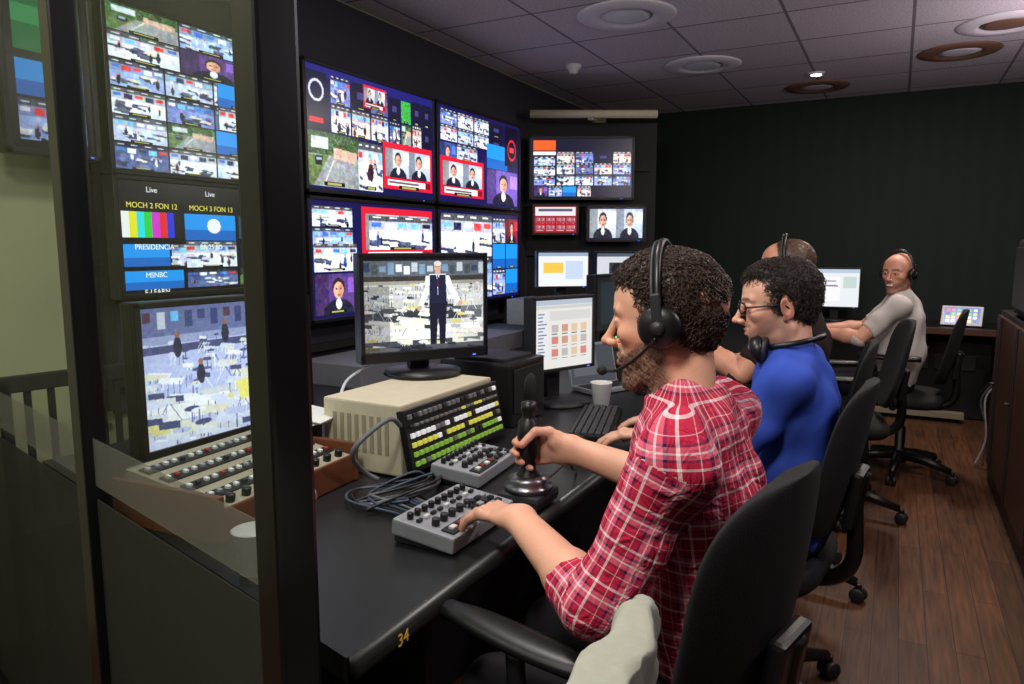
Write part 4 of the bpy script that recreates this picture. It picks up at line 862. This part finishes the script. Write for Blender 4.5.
SK=attr_mat('skin',.5,bump=.2,bscale=500); HR=attr_mat('hair',.45,bscale=300,spec=.5); EY=attr_mat('eyes',.12,bscale=50); CL=attr_mat('cotton_cloth',.85,bump=.25,bscale=600,spec=.2); PL=plaid_mat()
def folds(x,y,z): return .0040*(np.sin(38*z+9*np.sin(7*y+3)+6*x)*np.sin(13*y+5*z)+.6*np.sin(60*x+22*z+4*np.sin(9*y)))
def man(name,org,heading,P,shirt,pants,skin,hair,style,sleeve='short',shirtmat=None,hsc=.95,belly=0,beard=0,smile=0,beardcol=(40,28,22),curlL=None,curlR=None,vox=.0065,hy=0,hp=0,hr=0,fold=1.0):
    e=empty(name,(org[0],org[1],0),heading); bd=Body()
    pel,wa,ch,nk=[np.array(P[k],float) for k in('pelvis','waist','chest','neck')]
    T=Matrix.Translation(P['head'])@Euler((rad(hr),rad(hp),rad(hy))).to_matrix().to_4x4()@Matrix.Diagonal((hsc,hsc,hsc,1))
    pts=[pel,wa,ch,nk]+[np.array(P[k]) for k in('shL','shR','elL','elR','wrL','wrR')]; lo=np.min(pts,0)-.16; hi=np.max(pts,0)+.14; lo[2]=pel[2]-.09
    S=SDF(lo,hi,vox); Y=(0,1,0)
    S.ecap(pel,wa,(.150,.103),(.140+belly,.100+belly),Y,.0,1); S.ecap(wa,ch,(.140+belly,.100+belly),(.158,.108),Y,.03,1)
    up=ch+(nk-ch)*.55; S.ecap(ch,up,(.160,.108),(.140,.090),Y,.04,1); S.ell(wa+(ch-wa)*.2+np.array([.025+belly,0,-.02]),(.09,.12,.10),.05,1)
    S.cone(up,nk+(nk-ch)*.0,.080,.058,.04,1)
    for sd,l in(('L',2),('R',3)):
        sh,el,wr=[np.array(P[k+sd],float) for k in('sh','el','wr')]
        S.cone(nk+np.array([-.012,0,-.04]),sh+np.array([0,0,.010]),.048,.052,.045,1); S.ell(sh,(.060,.060,.060),.035,1)
        mid=sh+(el-sh)*.5; S.cone(sh,mid,.058,.054,.03,l)
        if sleeve=='short':
            S.cone(mid,el,.055,.053,.02,l); S.cut(sh+(el-sh)*.80,el-sh,.085)
        elif sleeve=='elbow':
            d=(wr-el); S.cone(mid,el,.056,.053,.02,l); S.cone(el,el+d*.20,.053,.051,.02,l+2); S.cone(el+d*.15,el+d*.24,.056,.056,.006,l+2); S.cut(el+d*.23,d,.08)
        else:
            d=(wr-el); S.cone(mid,el,.056,.050,.02,l); S.cone(el,el+d*.95,.050,.036,.02,l+2); S.cut(el+d*.95,d,.06)
    cr=.058; cz=nk+np.array([.008,0,.010])
    ang=np.linspace(rad(25),rad(335),14)
    for i in range(13):
        a0,a1=ang[i],ang[i+1]; h0=.018*(.3+.7*(1-math.cos(a0))/2); h1=.018*(.3+.7*(1-math.cos(a1))/2)
        S.cone(cz+np.array([cr*math.cos(a0),cr*math.sin(a0),h0-.012]),cz+np.array([cr*math.cos(a1),cr*math.sin(a1),h1-.012]),.0115,.0115,.005,1)
    S.disp(lambda x,y,z: fold*folds(x,y,z))
    V,Q,lab=S.mesh(); uv=None
    if shirtmat is not None:
        fl=lab[Q]; fl=np.max(fl,1); C3=V[Q]
        u=np.zeros(C3.shape[:2]); v=np.zeros(C3.shape[:2])
        for L_ in range(1,7):
            m=fl==L_
            if not m.any(): continue
            c=C3[m]
            if L_==1:
                t=(c[...,2]-pel[2])/(nk[2]-pel[2]); cx=pel[0]+(nk[0]-pel[0])*t; an=np.arctan2(c[...,1]-pel[1],-(c[...,0]-cx)); fc=c.mean(1); fcx=pel[0]+(nk[0]-pel[0])*(fc[:,2]-pel[2])/(nk[2]-pel[2]); fa=np.arctan2(fc[:,1],-(fc[:,0]-fcx))[:,None]
                an=fa+(an-fa+PI)%(2*PI)-PI; u[m]=an*.15; v[m]=c[...,2]
            else:
                sd='L' if L_ in(2,4) else 'R'; a=np.array(P[('sh' if L_<4 else 'el')+sd],float); b_=np.array(P[('el' if L_<4 else 'wr')+sd],float); z=(b_-a)/np.linalg.norm(b_-a); x=np.array([0,1,0.]); x-=z*(x@z); x/=np.linalg.norm(x); y=np.cross(z,x)
                p=c-a; an=np.arctan2(p@y,p@x); fp=c.mean(1)-a; fa=np.arctan2(fp@y,fp@x)[:,None]; an=fa+(an-fa+PI)%(2*PI)-PI
                u[m]=an*.055; v[m]=p@z+(0 if L_<4 else np.linalg.norm(np.array(P['el'+sd])-np.array(P['sh'+sd])))
        uv=np.stack([u,v],-1).reshape(-1,2)
    bd.add(V,Q,shirt,1,None,uv)
    pts=[pel]+[np.array(P[k],float) for k in('knL','knR','anL','anR')]; lo=np.min(pts,0)-.20; hi=np.max(pts,0)+.16; lo[2]=-.005; hi[2]=pel[2]+.08
    S=SDF(lo,hi,.011); S.ell(pel+np.array([.01,0,-.02]),(.110,.155,.09),0,1)
    for sd,q in(('L',1),('R',-1)):
        kn,an=np.array(P['kn'+sd],float),np.array(P['an'+sd],float); hp_=pel+np.array([.03,q*.085,-.03])
        S.cone(hp_,kn,.080,.060,.04,1); S.cone(kn,an,.060,.045,.02,1)
        S.ell(an+np.array([.055,0,-.035]),(.13,.045,.040),.012,2); S.cone(an+np.array([-.03,0,-.03]),an+np.array([.13,0,-.045]),.036,.026,.012,2)
    V,Q,lab=S.mesh(); C=np.where((lab==2)[:,None],lin((18,16,16))[None],lin(pants)[None]); bd.add(V,Q,C,1 if shirtmat is None else 4)
    for sd,q,cu in(('L',1,curlL),('R',-1,curlR)):
        el,wr=[np.array(P[k+sd],float) for k in('el','wr')]
        hd=P['hand'+sd]; st=np.array(P['sh'+sd],float)
        if sleeve=='short':
            S=SDF(np.minimum(st,np.minimum(el,wr))-.08,np.maximum(st,np.maximum(el,wr))+.08,.005); S.cone(st+(el-st)*.5,el,.045,.041,.0); V,Q,_=S.mesh(); bd.add(V,Q,skin,0)
        hand(bd,wr,hd[0],hd[1],hd[2],cu or (.25,.25,.25,.28),skin,forearm=(el,.041,.027),tcurl=hd[3] if len(hd)>3 else .3)
    head(bd,T,P['neck'],skin,hair,beard=beard,hairstyle=style,smile=smile,beardcol=beardcol)
    bd.obj('figure',[SK,shirtmat or CL,HR,EY,CL],e)
    return e,T
# man 1 : plaid shirt, faces -x
P1=dict(pelvis=(0,0,.60),waist=(.015,0,.76),chest=(.045,0,.93),neck=(.066,0,1.085),head=(.104,-.02,1.222),
 shL=(.035,.172,1.030),shR=(.035,-.172,1.030),elL=(.130,.235,.80),elR=(.13,-.28,.83),wrL=(.360,.055,.840),wrR=(.395,-.278,.885),
 knL=(.37,.13,.53),knR=(.37,-.13,.53),anL=(.40,.14,.10),anR=(.36,-.15,.10),
 handL=((1,-.30,-.12),(0,0,-1),(-.2,-1,0),.2),handR=((1,.06,-.10),(.05,1,-.12),(0,.12,1),1.0))
e,T=man('seated_man_plaid_shirt',(-.245,1.22),PI,P1,(180,40,60),(32,32,36),(222,166,138),(56,39,30),'curly','elbow',PL,beard=.9,hsc=.97,curlL=(.30,.27,.30,.36),curlR=((.55,1.0,.8),(.6,1.0,.8),(.65,1.0,.8),(.7,1.0,.8)),hp=7,hy=4,beardcol=(42,29,24),fold=1.25)
headset(e,T)
# man 2 : blue polo, glasses
P2=dict(pelvis=(0,0,.58),waist=(.0,0,.74),chest=(.010,0,.92),neck=(.025,0,1.060),head=(.062,0,1.19),
 shL=(.015,.168,1.000),shR=(.015,-.168,1.000),elL=(.15,.21,.785),elR=(.13,-.23,.79),wrL=(.385,.12,.81),wrR=(.40,-.14,.80),
 knL=(.37,.13,.53),knR=(.37,-.13,.53),anL=(.40,.14,.10),anR=(.36,-.15,.10),
 handL=((1,.10,-.12),(0,0,-1),(0,-1,0),.2),handR=((1,.05,-.10),(0,0,-1),(0,1,0),.2))
e,T=man('seated_man_blue_polo',(-.22,2.12),PI,P2,(54,82,182),(28,30,40),(226,172,146),(40,29,24),'wavy','short',None,beard=.5,hsc=1.02,hp=8,hy=16,fold=1.3)
glasses(e,T); headset(e,Matrix.Translation((.035,0,1.080)),neckmode=True)
# man 3
P3=dict(pelvis=(0,0,.60),waist=(.01,0,.78),chest=(.03,0,.98),neck=(.05,0,1.14),head=(.09,0,1.262),
 shL=(.04,.17,1.08),shR=(.04,-.17,1.08),elL=(.20,.24,.88),elR=(.18,-.24,.86),wrL=(.40,.17,1.00),wrR=(.43,-.12,.86),
 knL=(.37,.13,.53),knR=(.37,-.13,.53),anL=(.40,.14,.10),anR=(.36,-.15,.10),
 handL=((1,-.2,.35),(0,-.6,-.7),(0,-.9,.5),.6),handR=((1,.2,-.2),(0,0,-1),(0,1,0),.3))
e,T=man('seated_man_dark_shirt',(-.29,2.98),PI,P3,(40,30,30),(24,24,28),(206,146,118),(92,66,50),'short','short',None,beard=.3,hp=4,hy=0,vox=.009)
headset(e,T,mic=False)
# man 4 : bald, pale shirt, smiling at the camera side
P4=dict(pelvis=(0,0,.58),waist=(-.01,0,.74),chest=(-.01,0,.93),neck=(.01,0,1.075),head=(.03,.03,1.20),
 shL=(.02,.180,1.02),shR=(.02,-.180,1.02),elL=(.20,.27,.84),elR=(.20,-.25,.85),wrL=(.44,.20,.86),wrR=(.46,-.15,.84),
 knL=(.44,.13,.53),knR=(.44,-.13,.53),anL=(.46,.14,.10),anR=(.42,-.15,.10),
 handL=((1,-.2,-.1),(0,0,-1),(0,-1,0),.4),handR=((1,.2,-.2),(0,0,-1),(0,1,0),.3))
e,T=man('seated_man_pale_shirt',(.04,4.78),PI,P4,(198,192,186),(28,28,34),(216,156,130),(60,40,30),'bald','short',None,beard=.6,smile=1,hp=4,hy=62,belly=.03,vox=.009)
headset(e,T,mic=False)

# ------------------------------------------------------------------ lights
def area(name,loc,target,size,power,col,spread=None):
    l=bpy.data.lights.new(name,'AREA'); l.shape='DISK'; l.size=size; l.energy=power; l.color=col
    if spread: l.spread=rad(spread)
    o=bpy.data.objects.new(name,l); COL.objects.link(o); o.location=loc; d=Vector(target)-Vector(loc); o.rotation_euler=d.to_track_quat('-Z','Y').to_euler(); return o
area('ceiling_lamp_entry',(-.55,.05,2.5),(-.5,1.3,.9),.35,29,(1,.94,.87))
area('ceiling_lamp_desk',(-1.15,1.5,2.55),(-1.0,1.7,.7),.4,18,(1,.95,.92))
area('ceiling_lamp_aisle',(.35,3.0,2.55),(.2,3.4,0),.4,13,(1,.82,.66))
area('ceiling_lamp_rear',(.1,5.2,2.55),(0,5.2,0),.3,20,(1,.88,.78))
area('added_fill_left_wall',(-2.2,.2,2.5),(-2.5,1.4,1.2),.3,7,(.98,1,.86))  # added fill out of view, brightens the left wall; no fixture there
def added_pendant(x,y,z,p,col):  # invented hanging lamp, kept out of view, added to brighten the ceiling
    b=B(); b.cyl((x,y,(2.6+z)/2+.06),.006,2.6-z-.12,black,n=8); b.lathe((x,y,z+.12),[(.03,.03),(.04,.0),(.05,-.02)],black); o=b.obj('added_pendant_housing')
    l=bpy.data.lights.new('added_fill_bulb','POINT'); l.energy=p; l.color=col; l.shadow_soft_size=.07; lo=bpy.data.objects.new('added_fill_bulb',l); COL.objects.link(lo); lo.location=(x,y,z); return o
added_pendant(.85,1.9,2.15,26,(1,.90,.96)); added_pendant(.88,4.6,2.15,19,(1,.89,.95)); added_pendant(-1.2,-.6,2.15,20,(1,.95,.92))
w=bpy.data.worlds.new('world'); SC.world=w; w.use_nodes=True; w.node_tree.nodes['Background'].inputs[0].default_value=(.5,.5,.7,1); w.node_tree.nodes['Background'].inputs[1].default_value=.03
